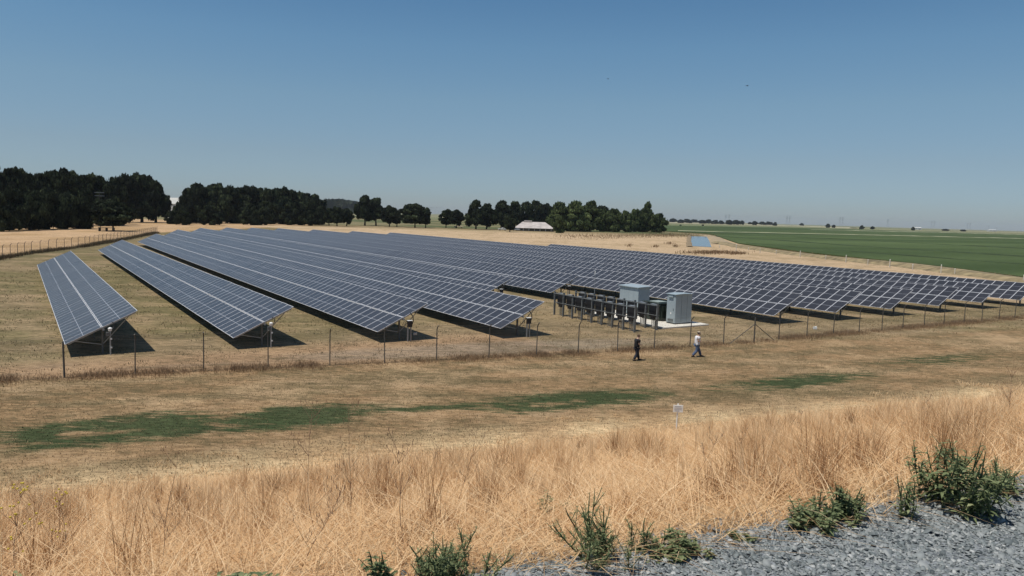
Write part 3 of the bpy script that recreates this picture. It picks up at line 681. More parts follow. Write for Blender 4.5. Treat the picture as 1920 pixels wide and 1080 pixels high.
# ------------------------------------------------------------------ people
def skin_part(name, J, E, mt, parent, root=0, sub=2):
    me = bpy.data.meshes.new(name); me.from_pydata([j[:3] for j in J], E, []); me.update()
    o = bpy.data.objects.new(name, me); sc.collection.objects.link(o)
    sm = o.modifiers.new('skin', 'SKIN'); ss = o.modifiers.new('sub', 'SUBSURF'); ss.levels = sub; ss.render_levels = sub
    for i, j in enumerate(J):
        rr = j[3] if isinstance(j[3], tuple) else (j[3], j[3]); me.skin_vertices[0].data[i].radius = rr
    me.skin_vertices[0].data[root].use_root = True
    dg = bpy.context.evaluated_depsgraph_get(); nm = bpy.data.meshes.new_from_object(o.evaluated_get(dg)); nm.name = name
    o.modifiers.clear(); o.data = nm; nm.materials.clear(); nm.materials.append(mt)
    nm.polygons.foreach_set('use_smooth', [True] * len(nm.polygons)); o.parent = parent; return o
def lathe_ell(c, r, n=14, m=10, cut=-1.0):
    mb = MB(); b = 0
    for i in range(m + 1):
        ph = -math.pi / 2 + math.pi * i / m; z = max(math.sin(ph), cut)
        for k in range(n): th = 2 * math.pi * k / n; q = math.cos(ph) if math.sin(ph) >= cut else math.cos(math.asin(cut)) * max(0.0, (math.sin(ph) + 1) / (cut + 1)); mb.v.append(Vector((c[0] + r[0] * q * math.cos(th), c[1] + r[1] * q * math.sin(th), c[2] + r[2] * z)))
    for i in range(m):
        for k in range(n): mb.f.append((i * n + k, i * n + (k + 1) % n, (i + 1) * n + (k + 1) % n, (i + 1) * n + k))
    return mb
def person(loc, rz, label, stride, shirt, trousers, hair, cap, arm, sc_=1.0, headturn=(0, 0)):
    r = empty('person', loc, rz, label, 'person'); r.scale = (sc_,) * 3
    s = stride; hp = .92 - s * .10
    fk, fa = (s * .46, hp - .42), (s * .80, .09); bk, ba = (-s * .12, hp - .43), (-s * .78, .12)
    if abs(s) < .3: pass
    hx, hy = headturn
    el = arm
    J = [(0, 0, hp + .03, (.13, .10)), (.0, 0, 1.12, (.135, .10)), (.02, 0, 1.30, (.155, .11)), (.03, 0, 1.43, (.10, .08)), (.05, 0, 1.51, .055), (.07 + hx, hy, 1.60, (.075, .085)), (.075 + hx, hy, 1.70, (.075, .09)),
         (.02, .18, 1.42, .060), (el[0][0], .25, el[0][1], .043), (el[1][0], el[1][2], el[1][1], .030),
         (.02, -.18, 1.42, .060), (el[2][0], -.25, el[2][1], .043), (el[3][0], el[3][2], el[3][1], .030),
         (0, .09, hp - .04, .095), (fk[0], .10, fk[1], .062), (fa[0], .10, fa[1], .043), (fa[0] + .16, .11, .045, .04),
         (0, -.09, hp - .04, .095), (bk[0], -.10, bk[1], .062), (ba[0], -.10, ba[1], .043), (ba[0] + .16, -.11, .04, .038)]
    E = [(0, 1), (1, 2), (2, 3), (3, 4), (4, 5), (5, 6), (3, 7), (7, 8), (8, 9), (3, 10), (10, 11), (11, 12), (0, 13), (13, 14), (14, 15), (15, 16), (0, 17), (17, 18), (18, 19), (19, 20)]
    # hands: palm and five fingers on each wrist
    for wi, ei, side in ((9, 8, 1), (12, 11, -1)):
        wv = Vector(J[wi][:3]); dv = (wv - Vector(J[ei][:3])).normalized(); sv = dv.cross(Vector((0, 0, 1))).normalized(); nv = sv.cross(dv)
        pl = wv + dv * .06; J.append((*pl, (.034, .018))); pi = len(J) - 1; E.append((wi, pi))
        for f in range(4):
            q = pl + sv * (f - 1.5) * .020 + dv * .035; J.append((*q, .0095)); a = len(J) - 1; E.append((pi, a))
            q2 = q + dv * (.038, .045, .042, .032)[f] - nv * .018; J.append((*q2, .008)); E.append((a, len(J) - 1))
        q = wv + dv * .035 + sv * .035 * side; J.append((*q, .011)); a = len(J) - 1; E.append((wi, a)); J.append((*(q + dv * .04 + sv * .015 * side), .009)); E.append((a, len(J) - 1))
    skin_part('body', J, E, M['skin'], r)
    hd = Vector((.085 + hx, hy, 1.655))
    # nose, ears
    face = MB()
    S = [(0, 0, hp - .10, (.22, .19)), (.0, 0, 1.10, (.215, .18)), (.02, 0, 1.30, (.225, .18)), (.03, 0, 1.43, (.16, .13)), (.02, .19, 1.42, .10), ((el[0][0] + .02) * .6, .24, 1.42 + (el[0][1] - 1.42) * .62, .09), (.02, -.19, 1.42, .10), ((el[2][0] + .02) * .6, -.24, 1.42 + (el[2][1] - 1.42) * .62, .09)]
    skin_part('shirt', S, [(0, 1), (1, 2), (2, 3), (3, 4), (4, 5), (3, 6), (6, 7)], shirt, r)
    T = [(0, 0, hp + .10, (.20, .16)), (0, .09, hp - .05, .15), (fk[0], .10, fk[1], .11), (fa[0] - .01, .10, fa[1] - .01, .095), (0, -.09, hp - .05, .15), (bk[0], -.10, bk[1], .11), (ba[0] + .0, -.10, ba[1] - .01, .095)]
    skin_part('trousers', T, [(0, 1), (1, 2), (2, 3), (0, 4), (4, 5), (5, 6)], trousers, r)
    for (ax, az_), yy in ((fa, .10), (ba, -.10)):
        mb = MB(); mb.tube([(ax - .07, yy, .06), (ax, yy, .06), (ax + .10, yy, .045), (ax + .19, yy, .035)], [.05, .058, .052, .025], 8); mb.build('shoe', M['boot'], r, smooth=True)
    lathe_ell((.075 + hx, hy, 1.665), (.105, .085, .125)).build('head', M['skin'], r, smooth=True)
    MB().prism([(.17 + hx, hy - .012, 1.63), (.17 + hx, hy + .012, 1.63), (.165 + hx, hy, 1.69)], (.03, 0, -.005)).build('nose', M['skin'], r)
    lathe_ell((.045 + hx, hy, 1.695), (.105, .093, .105), cut=-.45).build('hair', hair, r, smooth=True)
    if cap:
        lathe_ell((.07 + hx, hy, 1.735), (.118, .10, .085), cut=-.2).build('cap', M['cap'], r, smooth=True)
        MB().prism([(.14 + hx, hy - .075, 1.725), (.26 + hx, hy - .05, 1.705), (.26 + hx, hy + .05, 1.705), (.14 + hx, hy + .075, 1.725)], (0, 0, .012)).build('brim', M['cap'], r)
        lathe_ell((.135 + hx, hy, 1.595), (.055, .065, .055)).build('beard', M['hair'], r, smooth=True)
    return r
p1 = gpt(1193, 676); p2 = gpt(1306, 669)
person((p1.x, p1.y, hz(p1.x, p1.y)), math.radians(25), 'person in black t-shirt and dark trousers walking right with head bowed, outside the fence', .34, M['cloth_black'], M['cloth_navy'], M['hair_b'], False,
       [(-.05, 1.14), (.18, 1.05, .14), (-.02, 1.14), (.25, 1.06, -.16)], 1.0, (.05, 0))
pr2 = person((p2.x, p2.y, hz(p2.x, p2.y)), math.radians(12), 'person in tan cap, white t-shirt and blue jeans striding right near the tall cabinet', .46, M['cloth_white'], M['denim'], M['hair'], True,
       [(-.04, 1.16), (.22, 1.12, .12), (-.08, 1.15), (.15, 1.12, -.22)], 1.0, (.02, 0))
MB().box((-.10, -.17, .90), (.13, .05, .12)).build('pouch', M['white'], pr2, bevel=.01)

# ------------------------------------------------------------------ small sign at the toe of the levee
sx, sy = 7.63, 33.07; sz = hz(sx, sy)
r = empty('field_sign', (sx, sy, sz), 0, 'small weathered white sign board with faint lettering on a thin white stake', 'sign')
MB().tube([(0, 0, -.2), (.0, 0, .5), (.02, 0, 1.12 - sz * .0)], [.030, .034, .030], 6).build('stake', M['white'], r)
MB().box((.02, -.045, 1.00), (.44, .03, .33)).build('board', M['white'], r, bevel=.004)
for z, wd_ in ((1.10, .30), (1.03, .34), (.96, .34), (.90, .2)): MB().box((.02 + (wd_ - .34) * .3, -.0625, z), (wd_, .004, .018)).build('lettering', M['print'], r)
MB().box((.02, 0, 1.19), (.05, .05, .06)).build('cap', M['white'], r)

# ------------------------------------------------------------------ trees
def crown_mesh(name, seed, mt, nq=9000, flat=1.0, q=.55, spire=False, lobes=78, gap=0.12, rz=.42):
    """unit crown: radius about 1 in x,y; z from 0 to 1; leaf clumps as small quads through the volume"""
    rs = np.random.RandomState(seed); C = []; Rr = []
    for i in range(lobes):
        a = rs.rand() * 6.28; z = rs.uniform(.08, 1)
        prof = (np.sin(np.pi * np.clip(z * .80 + .16, 0, 1)) ** .6) if not spire else (1.05 - z) ** .75
        rad = prof * rs.uniform(.2, .80); C.append([rad * math.cos(a), rad * math.sin(a), .08 + z * .82]); Rr.append(rs.uniform(.11, .30) * (.7 + .3 * prof))
    C = np.array(C); Rr = np.array(Rr)
    w_ = Rr ** 2; idx = rs.choice(lobes, nq, p=w_ / w_.sum())
    dv = rs.normal(0, 1, (nq, 3)); dv /= np.linalg.norm(dv, axis=1)[:, None]
    rr = Rr[idx][:, None] * (rs.uniform(.45, 1.0, (nq, 1)) ** .5) * (1 + rs.normal(0, .16, (nq, 1)))
    ctr = C[idx] + dv * rr * np.array([1, 1, rz])
    ctr[:, 2] = np.clip(ctr[:, 2], .0, 1.05)
    sz = q * rs.uniform(.4, 1.1, nq) * .055
    nrm = dv + rs.normal(0, .6, (nq, 3)); nrm /= np.linalg.norm(nrm, axis=1)[:, None]
    t = np.cross(nrm, rs.normal(0, 1, (nq, 3))); t /= np.linalg.norm(t, axis=1)[:, None] + 1e-9; b = np.cross(nrm, t)
    V = np.stack([ctr + t * sz[:, None] * k1 + b * sz[:, None] * k2 for k1, k2 in ((-1, -.7), (.9, -1), (1.1, .8), (-.8, 1))], 1).reshape(-1, 3)
    tl = np.clip(rs.normal(.42, .2, lobes), 0, 1)[idx] + rs.normal(0, .2, nq)
    return npmesh(name, V, [np.arange(nq * 4).reshape(-1, 4)], mt, np.repeat(np.clip(tl, 0, 1), 4), link=False)
def trunk_mesh(name, seed, top=.75):
    rs = random.Random(seed); mb = MB()
    mb.tube([(0, 0, -.02), (.01, 0, .12), (.02, .01, .3), (0, .02, top)], [.045, .032, .026, .006], 7)
    for k in range(7):
        a = rs.random() * 6.28; z = rs.uniform(.15, .45); e = (math.cos(a) * rs.uniform(.15, .32), math.sin(a) * rs.uniform(.15, .32), z + rs.uniform(.15, .35))
        mb.tube([(0.01, 0, z), (e[0] * .5, e[1] * .5, z + .1), e], [.016, .011, .003], 5)
    return mb.mesh(name, M['bark'])
OAKS = [crown_mesh('crown', 100 + i, M['oak'], 15000, q=.72) for i in range(6)]
WILL = [crown_mesh('crown', 200 + i, M['willow'], 13000, q=.70, lobes=80) for i in range(3)]
SPIRE = crown_mesh('crown', 300, M['willow'], 6000, spire=True, q=1.0)
TRK = [trunk_mesh('trunk', i) for i in range(3)]
trnd = random.Random(9)
def tree(px, base, top, wpx, label, cat='tree', group=None, meshes=None, name='oak_tree', low=.06, lift=0.0):
    g = gpt(px, base); dist = g.y * math.cos(PITCH) + HCAM * math.sin(PITCH)
    H = (base - top) * dist / F_PX * 1.0; W = wpx * dist / F_PX / 2
    r = empty(name, (g.x, g.y, -.05), 0, label, cat, group)
    low = low if low > 0 else -.07
    cr = inst('crown', trnd.choice(meshes or OAKS), r, (0, 0, H * low), trnd.random() * 6.28, (W * 1.22, W * 1.22, H * (1 - low) * .97))
    ts = max(H, W * .9); inst('trunk', trnd.choice(TRK), r, (0, 0, 0), trnd.random() * 6.28, (H * .75, H * .75, H))
    return r
G1 = 'oaks of the tall left wood'
back = [(-14, 300, 62), (20, 310, 58), (48, 314, 55), (76, 320, 52), (100, 316, 52), (120, 313, 48), (143, 318, 50), (166, 322, 50), (190, 328, 46), (214, 329, 46)]
for k, (px, tp, wd_) in enumerate(back): tree(px, 423, tp, wd_ * 1.15, '%s tall dark oak from the left along the left wood skyline' % ordw(k), group=G1)
for k, (px, tp, wd_) in enumerate([(238, 324, 60), (266, 322, 66), (292, 336, 46)]): tree(px, 417, tp, wd_, ['broad dark oak just left of the tallest crown ending the left wood', 'tallest rounded dark oak near the right end of the left wood', 'last dark oak at the right end of the left wood beside the white house'][k], group=G1, low=.02)
for k, (px, b, tp, wd_) in enumerate([(-8, 434, 352, 56), (24, 432, 345, 52), (58, 431, 356, 50), (92, 430, 350, 52), (126, 429, 358, 50), (158, 429, 352, 48)]): tree(px, b, tp, wd_, '%s lower dark oak from the left along the front edge of the left wood' % ordw(k), group=G1, low=0)
for k, (px, b, tp, wd_) in enumerate([(196, 422, 352, 50), (226, 420, 356, 48), (8, 431, 400, 40)]): tree(px, b, tp, wd_, ['dark oak right behind the lone round oak', 'dark oak filling the wood right of the lone round oak', 'low dark bush at the far left edge of the tan field'][k], group=G1, low=0)
tree(212, 433, 372, 76, 'lone round oak standing forward of the left wood on the tan field', low=.12)
G2 = 'oaks of the middle wood'
mid = [(322, 420, 393, 26), (352, 419, 350, 40), (372, 418, 341, 52), (402, 418, 341, 54), (432, 419, 346, 50), (458, 419, 346, 48), (482, 419, 347, 46), (506, 420, 351, 46), (526, 420, 348, 44), (546, 420, 354, 44), (568, 420, 357, 50), (588, 421, 362, 46)]
for k, (px, b, tp, wd_) in enumerate(mid): tree(px, b, tp, wd_ * 1.1, '%s dark oak from the left in the middle wood right of the white house' % ordw(k), group=G2, low=.0)
for k, (px, b, tp, wd_) in enumerate([(343, 422, 390, 30), (395, 422, 382, 40), (470, 422, 380, 40), (500, 422, 388, 34), (545, 422, 380, 40), (580, 423, 376, 44), (600, 422, 384, 26)]): tree(px, b, tp, wd_, '%s low dark oak from the left under the middle wood' % ordw(k), group=G2, low=0)
G3 = 'small dark oaks in the gap'
for k, (px, b, tp, wd_) in enumerate([(617, 423, 389, 24), (632, 424, 386, 26), (650, 424, 389, 24)]): tree(px, b, tp, wd_, '%s small dark oak in the gap right of the middle wood' % ordw(k), group=G3, low=.08)
G4 = 'dark oaks around the middle of the far field'
for px, b, tp, wd_, lb in [(684, 423, 364, 34, 'tallest dark oak of the clump left of the round oak'), (705, 423, 369, 38, 'second dark oak of the clump right of the small oaks'), (730, 425, 384, 34, 'lower dark oak hanging over the right of its clump'), (744, 425, 392, 22, 'smallest dark oak at the right end of its clump'),
        (778, 427, 380, 52, 'round dark oak standing between the clump and the low oak'), (798, 427, 388, 22, 'small dark oak touching the round oak on its right'), (836, 427, 391, 30, 'left half of the low oak pair standing alone'), (856, 428, 392, 28, 'right half of the low oak pair standing alone')]:
    tree(px, b, tp, wd_, lb, group=G4, low=.12)
G5 = 'dark oaks behind the barn'
for k, (px, b, tp, wd_) in enumerate([(892, 430, 373, 38), (912, 430, 379, 34), (940, 430, 374, 40), (965, 429, 375, 36), (986, 428, 376, 34), (1006, 427, 374, 38), (1024, 427, 380, 32), (956, 435, 400, 26), (1128, 431, 384, 40)]): tree(px, b, tp, wd_, '%s dark oak from the left around the barn' % ordw(k) if k < 7 else ['low dark oak in front of the left barn wall', 'dark oak peeping out behind the pale green trees'][k - 7], group=G5, low=.05)
G6 = 'paler green trees right of the barn'
for k, (px, b, tp, wd_) in enumerate([(1048, 433, 376, 52), (1078, 434, 374, 56), (1106, 434, 374, 46), (1132, 434, 390, 36), (1152, 435, 389, 34), (1172, 435, 393, 30), (1192, 435, 388, 26), (1206, 435, 388, 26), (1232, 436, 398, 34), (1049, 437, 402, 24)]): tree(px, b, tp, wd_, '%s paler green bushy tree from the left beside the barn' % ordw(k) if k < 9 else 'low green bushy tree in front of the right end of the barn', group=G6, meshes=WILL, name='willow_tree', low=0)
tree(1213, 435, 376, 32, 'pointed green tree rising above the right end of the barn trees', meshes=[SPIRE], name='poplar_tree', low=0)
# far trees on the plain
FARG = 'tiny far trees along the horizon on the right'
cl = MB()
far = [(1262, 416, 409, 12), (1276, 417, 411, 12), (1287, 417, 410, 16), (1302, 417, 411, 16), (1316, 418, 412, 12), (1329, 418, 411, 14), (1342, 419, 412, 14), (1352, 419, 413, 10), (1367, 420, 412, 12), (1380, 420, 412, 14), (1391, 420, 413, 8), (1406, 420, 416, 6), (1415, 421, 414, 9), (1429, 421, 415, 12), (1441, 421, 415, 12), (1453, 422, 416, 7)]
for k, (px, b, tp, wd_) in enumerate(far): tree(px, b + 1.2, tp, wd_ * 1.2, '%s tiny far tree from the left along the pale bank on the horizon' % ordw(k), group=FARG, low=0)
for px, b, tp, wd_, lb in [(1503, 424, 418, 8, 'tiny lone tree on the green plain left of the tree pair'), (1552, 427, 419, 9, 'larger tiny tree of the pair on the green plain'), (1563, 427, 421, 7, 'smaller tiny tree of the pair on the green plain'), (1616, 430, 422, 9, 'round tiny tree on the green plain left of centre right'), (1636, 430, 424, 8, 'low tiny tree next to the round one on the green plain'), (1712, 432, 425, 7, 'tiny tree beside the tiny white farmhouse'), (1773, 433, 429, 12, 'tiny dark thicket on the horizon right of the farmhouse'), (1806, 434, 430, 10, 'rightmost tiny dark thicket on the horizon'), (1276, 423.5, 421, 4, 'tiny bush on the pale bank beyond the canal'), (1318, 423.5, 420.5, 5, 'tiny bush on the pale bank right of the canal end')]:
    tree(px, b, tp, wd_, lb, group='lone tiny trees on the green plain', low=0)

def wood(name, x0, x1, base, tops, label, n, seed, mt=M['oak']):
    """a far wood that reads as one mass"""
    rs = np.random.RandomState(seed); px = rs.uniform(x0, x1, n); L = []
    for i in range(n):
        g = gpt(px[i], base); tp = np.interp(px[i], *zip(*tops)); dist = g.y; H = (base - tp) * dist / F_PX; L.append([g.x + rs.normal(0, 8), g.y + rs.uniform(0, 160), rs.rand() ** .6 * H])
    L = np.array(L); s = rs.uniform(1.5, 5, n) * L[:, 1].mean() / 1200; nv = rs.normal(0, 1, (n, 3)); nv /= np.linalg.norm(nv, axis=1)[:, None]
    t = np.cross(nv, rs.normal(0, 1, (n, 3))); t /= np.linalg.norm(t, axis=1)[:, None]; b = np.cross(nv, t)
    V = np.stack([L + t * s[:, None] * a + b * s[:, None] * c for a, c in ((-1, -.8), (1, -1), (.9, .9), (-.8, 1))], 1).reshape(-1, 3)
    o = npmesh(name, V, [np.arange(n * 4).reshape(-1, 4)], mt, np.repeat(np.clip(rs.normal(.5, .2, n), 0, 1), 4)); tag(o, label, 'wood', kind='stuff')
wood('far_wood', 604, 668, 400, [(604, 379), (630, 378), (655, 381), (668, 386)], 'far hazy wooded rise in the gap right of the middle wood', 3500, 1)
wood('far_tree_line', 640, 1010, 401, [(640, 390), (740, 392), (800, 388), (830, 389), (880, 394), (1010, 396)], 'long hazy tree line behind the scattered oaks', 6000, 2)
wood('horizon_tree_line', 1250, 1470, 415, [(1250, 412), (1330, 410), (1400, 411), (1470, 413)], 'faint hazy tree line on the right horizon behind the pale bank', 2500, 3)
wood('horizon_scrub', 1600, 1990, 432, [(1600, 426), (1700, 427), (1800, 430), (1990, 433)], 'faint hazy scrub along the far right horizon', 2500, 4)

# ------------------------------------------------------------------ barn, houses, vehicles far away
def barn():
    g = gpt(1002, 433.5); s = g.y / F_PX
    r = empty('barn', (g.x, g.y, 0), 0, 'long low barn with a rusty pale tin roof among the oaks', 'barn')
    W, Dp, eh, rh = 74 * s, 16.0, 5.5 * s, 17 * s
    rl = 46 * s
    MB().box((0, Dp / 2, eh / 2), (W - 1, Dp, eh)).build('wall', M['barn_wall'], r)
    ov = .8
    mb = MB(); a = [(-W / 2, -ov, eh), (W / 2, -ov, eh), (W / 2 - 5.5, Dp / 2, rh), (-W / 2 + 5, Dp / 2, rh)]
    b = [(-W / 2, Dp + ov, eh), (W / 2, Dp + ov, eh), (W / 2 - 5.5, Dp / 2, rh), (-W / 2 + 5, Dp / 2, rh)]
    mb.prism(a, (0, .02, -.15)); mb.prism(b, (0, -.02, -.15)); mb.poly([a[0], a[3], b[0]]); mb.poly([a[1], b[1], a[2]])
    rf = mb.build('roof', M['rust_roof'], r)
    MB().box((-W / 2 + 8.5, Dp / 2, rh + .45), (5.0, 1.6, .9)).build('ridge_vent', M['rust_roof'], rf)
    for k in range(7): MB().box((-W / 2 + 2 + k * (W - 4) / 6, -.12, eh / 2), (.35, .2, eh - .3)).build('post', M['bwhite'], r)
    for k in (1, 3, 4): MB().box((-W / 2 + 5.5 + k * 4, -.03, 1.1), (2.6, .08, 2.1)).build('opening', M['glass_dark'], r)
barn()
def house(px, base, top, wpx, label, roofc='bwhite', name='farmhouse', wallc='bwhite'):
    g = gpt(px, base); s = g.y / F_PX; W = wpx * s; H = (base - top) * s
    r = empty(name, (g.x, g.y, 0), 0, label, 'house'); D = W * .6
    MB().box((0, D / 2, H * .36), (W, D, H * .72)).build('wall', M[wallc], r)
    MB().prism([(-W / 2 - .3, -.3, H * .72), (-W / 2 - .3, D + .3, H * .72), (-W / 2 - .3, D / 2, H)], (W + .6, 0, 0)).build('roof', M[roofc], r)
    for k in (-.3, .05, .33): MB().box((W * k, -.03, H * .4), (W * .1, .08, H * .22)).build('window', M['glass_dark'], r)
    MB().box((W * .2, -.035, H * .2), (W * .08, .08, H * .4)).build('door', M['barn_wall'], r)
house(326, 412, 371, 22, 'white house glimpsed between the left wood and the middle wood')
house(340, 414, 388, 16, 'smaller pale outbuilding glimpsed low right of the white house', name='outbuilding')
house(655, 392, 382, 11, 'tiny white shed in front of the far wooded rise', name='shed')
house(614, 393, 384, 10, 'tiny pale shed at the edge of the middle wood', name='shed')
house(1722, 431, 426, 12, 'tiny white farmhouse on the far right plain')
house(1862, 434, 430.5, 14, 'tiny pale long shed at the far right horizon', name='shed')
house(1085, 434, 424, 22, 'small pale shed half hidden under the paler green trees', name='shed')
def truck(px, base, L, label, bodyc, rz):
    g = gpt(px, base); r = empty('pickup_truck', (g.x, g.y, 0), rz, label, 'truck')
    MB().box((0, 0, .85), (L, 1.9, .7)).build('body', bodyc, r, bevel=.1)
    MB().prism([(-L * .08, -.85, 1.2), (L * .26, -.85, 1.2), (L * .2, -.8, 1.85), (-L * .04, -.8, 1.85)], (0, 1.7, 0)).build('cab', bodyc, r)
    MB().box((L * .08, -.86, 1.5), (L * .18, .05, .4)).build('window', M['glass_dark'], r)
    for sx_ in (-.3, .3):
        for sy_ in (-.9, .8): MB().tube([(L * sx_, sy_, .38), (L * sx_, sy_ + .2, .38)], .38, 12).build('wheel', M['tyre'], r)
truck(860, 427.5, 6.2, 'cream truck parked right of the low lone oak pair', mat('cream_paint', (.55, .47, .33), .5), 0)
truck(942, 432, 5.5, 'pale vehicle parked in the shade left of the barn', M['bwhite'], .2)
truck(968, 432.5, 5.0, 'grey vehicle parked just left of the barn wall', M['galv'], -.1)
# utility pole with wires by the left wood
g = gpt(188, 428); s = g.y / F_PX
r = empty('utility_pole', (g.x, g.y, 0), .3, 'thin power pole in front of the left wood with a sagging wire to the left', 'pole')
ht = (428 - 361) * s
MB().tube([(0, 0, 0), (0, 0, ht)], [.16, .10], 6).build('pole', M['dwood'], r)
for z in (.99, .90): MB().box((0, 0, ht * z), (3.4, .12, .14)).build('crossarm', M['galv'], r)
for x_ in (-.5, .5): MB().tube([(x_, 0, ht * .70), (x_, 0, ht * .77)], .25, 8).build('transformer_can', M['galv'], r)
a = Vector((0, 0, ht * .66)); b = Vector((-38, -14, ht * .46)); MB().tube([a.lerp(b, t) - Vector((0, 0, 1.6 * 4 * t * (1 - t) * .5)) for t in np.linspace(0, 1, 12)], .045, 4).build('wire', M['wire'], r)
# dark open frame of unclear use under the lone oak
g = gpt(200, 434); r = empty('open_frame', (g.x, g.y, 0), 0, 'low dark open frame on the tan field under the lone round oak', 'frame')
MB().box((0, 0, 1.3), (5.2, 1.6, .14)).build('top', M['dwood'], r)
for x_ in (-2.4, 0, 2.4): MB().box((x_, 0, .64), (.16, 1.3, 1.25)).build('leg', M['dwood'], r)

# transmission towers
def pylon():
    r = empty('transmission_tower', (0, 0, 0)); H = 1.0
    mb = MB(); k = .005
    for sx_ in (-1, 1):
        for sy_ in (-1, 1): mb.tube([(sx_ * .10, sy_ * .10, 0), (sx_ * .03, sy_ * .03, .62), (sx_ * .02, sy_ * .02, 1)], k * .7, 3)
    for i in range(6):
        z0, z1 = i * .15, (i + 1) * .15; w0 = .10 - .07 * min(1, z0 / .62); w1 = .10 - .07 * min(1, z1 / .62)
        for sy_ in (-1, 1): mb.tube([(-w0, sy_ * w0, z0), (w1, sy_ * w1, z1)], k * .35, 3); mb.tube([(w0, sy_ * w0, z0), (-w1, sy_ * w1, z1)], k * .35, 3)
    mb.build('lattice', M['galv'], r)
    for z, w_ in ((.70, .20), (.82, .26), (.94, .18)): MB().box((0, 0, z), (w_ * 2, .012, .010)).build('crossarm', M['galv'], r)
    return r
py0 = pylon(); kmp = kidmap(py0)
PY = [(1355, 420, 402), (1361, 420, 402), (1469, 424, 405), (1474, 424, 405), (1568, 427, 409), (1573, 427, 409), (1657, 430, 413), (1739, 432, 416), (1744, 432, 416), (1806, 434, 420), (1811, 434, 420), (1846, 435, 424), (1861, 435, 427)]
for k, (px, b, tp) in enumerate(PY):
    o = py0 if k == 0 else copy_tree(py0, kmp); dist = 3300 if k < 4 else 4200; a = (px - 960) / F_PX
    o.location = (a * dist, dist, 0); hh = (b - tp) * dist / F_PX; o.scale = (hh,) * 3; o.rotation_euler.z = .5
    tag(o, '%s faint lattice power tower from the left on the right horizon' % ordw(k), 'power tower', 'far transmission towers')

# ------------------------------------------------------------------ green field, banks, canal
def sheet(name, pts, mt, z0, z1=None, kind='structure'):
    mb = MB(); mb.prism([(p[0], p[1], z0) for p in pts], (0, 0, (z1 if z1 is not None else .02) - z0)); o = mb.build(name, mt); tag(o, kind=kind); return o
gf = bpy.data.materials.new('rice_crop'); gf.use_nodes = True
n = gf.node_tree.nodes; l = gf.node_tree.links; b = n['Principled BSDF']; b.inputs['Roughness'].default_value = .8; b.inputs['Specular IOR Level'].default_value = .1
ge = n.new('ShaderNodeNewGeometry'); mp = n.new('ShaderNodeMapping'); mp.inputs['Rotation'].default_value = (0, 0, math.radians(-28)); l.new(ge.outputs['Position'], mp.inputs[0])
# the crop's own bands: contour strips of slightly different green
mp2 = n.new('ShaderNodeMapping'); mp2.inputs['Scale'].default_value = (.002, .020, 1); l.new(mp.outputs[0], mp2.inputs[0])
nz = n.new('ShaderNodeTexNoise'); nz.inputs['Scale'].default_value = 1; nz.inputs['Detail'].default_value = 3; l.new(mp2.outputs[0], nz.inputs['Vector'])
n2 = n.new('ShaderNodeTexNoise'); n2.inputs['Scale'].default_value = .6; n2.inputs['Detail'].default_value = 6; l.new(ge.outputs['Position'], n2.inputs['Vector'])
ad = n.new('ShaderNodeMath'); ad.operation = 'MULTIPLY_ADD'; ad.inputs[1].default_value = .40; l.new(n2.outputs[0], ad.inputs[0]); l.new(nz.outputs[0], ad.inputs[2])
rp = n.new('ShaderNodeValToRGB'); rp.color_ramp.elements[0].position = .56; rp.color_ramp.elements[0].color = (.042, .062, .018, 1); rp.color_ramp.elements[1].position = .86; rp.color_ramp.elements[1].color = (.085, .115, .040, 1)
l.new(ad.outputs[0], rp.inputs[0]); l.new(rp.outputs[0], b.inputs['Base Color'])
def G(px, py): q = gpt(px, py); return (q.x, q.y)
NEAR = [G(2250, 566), G(1920, 523), G(1800, 507), G(1700, 494.5), G(1600, 484.5), G(1500, 473.5), G(1445, 466), G(1385, 457.5), G(1360, 449), G(1340, 441), G(1322, 438.5), G(1245, 434)]
sheet('rice_field', NEAR + [G(1245, 423), G(1500, 427.5), (2600, 2600 * .0 + 1350), (3200, 700)], gf, .0, .45)
dgf = mat('dark_crop', (.030, .050, .020), .85, var=.3, scale=.02)
# dike lines between paddies (low real banks)
dike = mat('dike_grass', (.032, .05, .018), .95, var=.3, scale=.1); pale = mat('pale_dike', (.36, .33, .22), .95, var=.25, scale=.05)
def bank(name, pix, wd_, hh, mt, label=None):
    P = [Vector((*G(*q), 0)) for q in pix]; mb = MB()
    Q = []
    for i in range(len(P) - 1):
        nseg = max(1, int((P[i + 1] - P[i]).length / 12))
        Q += [P[i].lerp(P[i + 1], k / nseg) for k in range(nseg)]
    Q.append(P[-1]); rnd = random.Random(len(pix))
    for i, p in enumerate(Q):
        t = (Q[min(i + 1, len(Q) - 1)] - Q[max(0, i - 1)]).normalized(); o = Vector((-t.y, t.x, 0)); j = rnd.uniform(.8, 1.2)
        mb.v += [p - o * wd_ * j, p - o * wd_ * .4 + Vector((0, 0, hh * j)), p + o * wd_ * .4 + Vector((0, 0, hh * j)), p + o * wd_ * j]
    for i in range(len(Q) - 1):
        for k in range(3): a = i * 4 + k; mb.f.append((a, a + 4, a + 5, a + 1))
    o = mb.build(name, mt); tag(o, kind='structure'); return o
bank('field_dike', [(1345, 444), (1600, 463), (1920, 484), (2100, 497)], 1.1, .75, dike)
bank('field_dike', [(1330, 439), (1600, 451), (1920, 468), (2100, 478)], 1.3, .75, dike)
bank('field_dike', [(1400, 457.5), (1620, 476), (1920, 499), (2100, 512)], .8, .65, dike)
bank('field_dike', [(1270, 433.5), (1340, 435.5), (1420, 437), (1560, 440), (1920, 448), (2100, 452)], 3.0, .7, pale)
bank('field_dike', [(1250, 429), (1420, 431.5), (1560, 436), (1920, 445)], 4.0, .7, dike)
bank('field_dike', [(1250, 417.5), (1330, 419), (1420, 422), (1500, 424), (1600, 428)], 14.0, 1.6, pale)
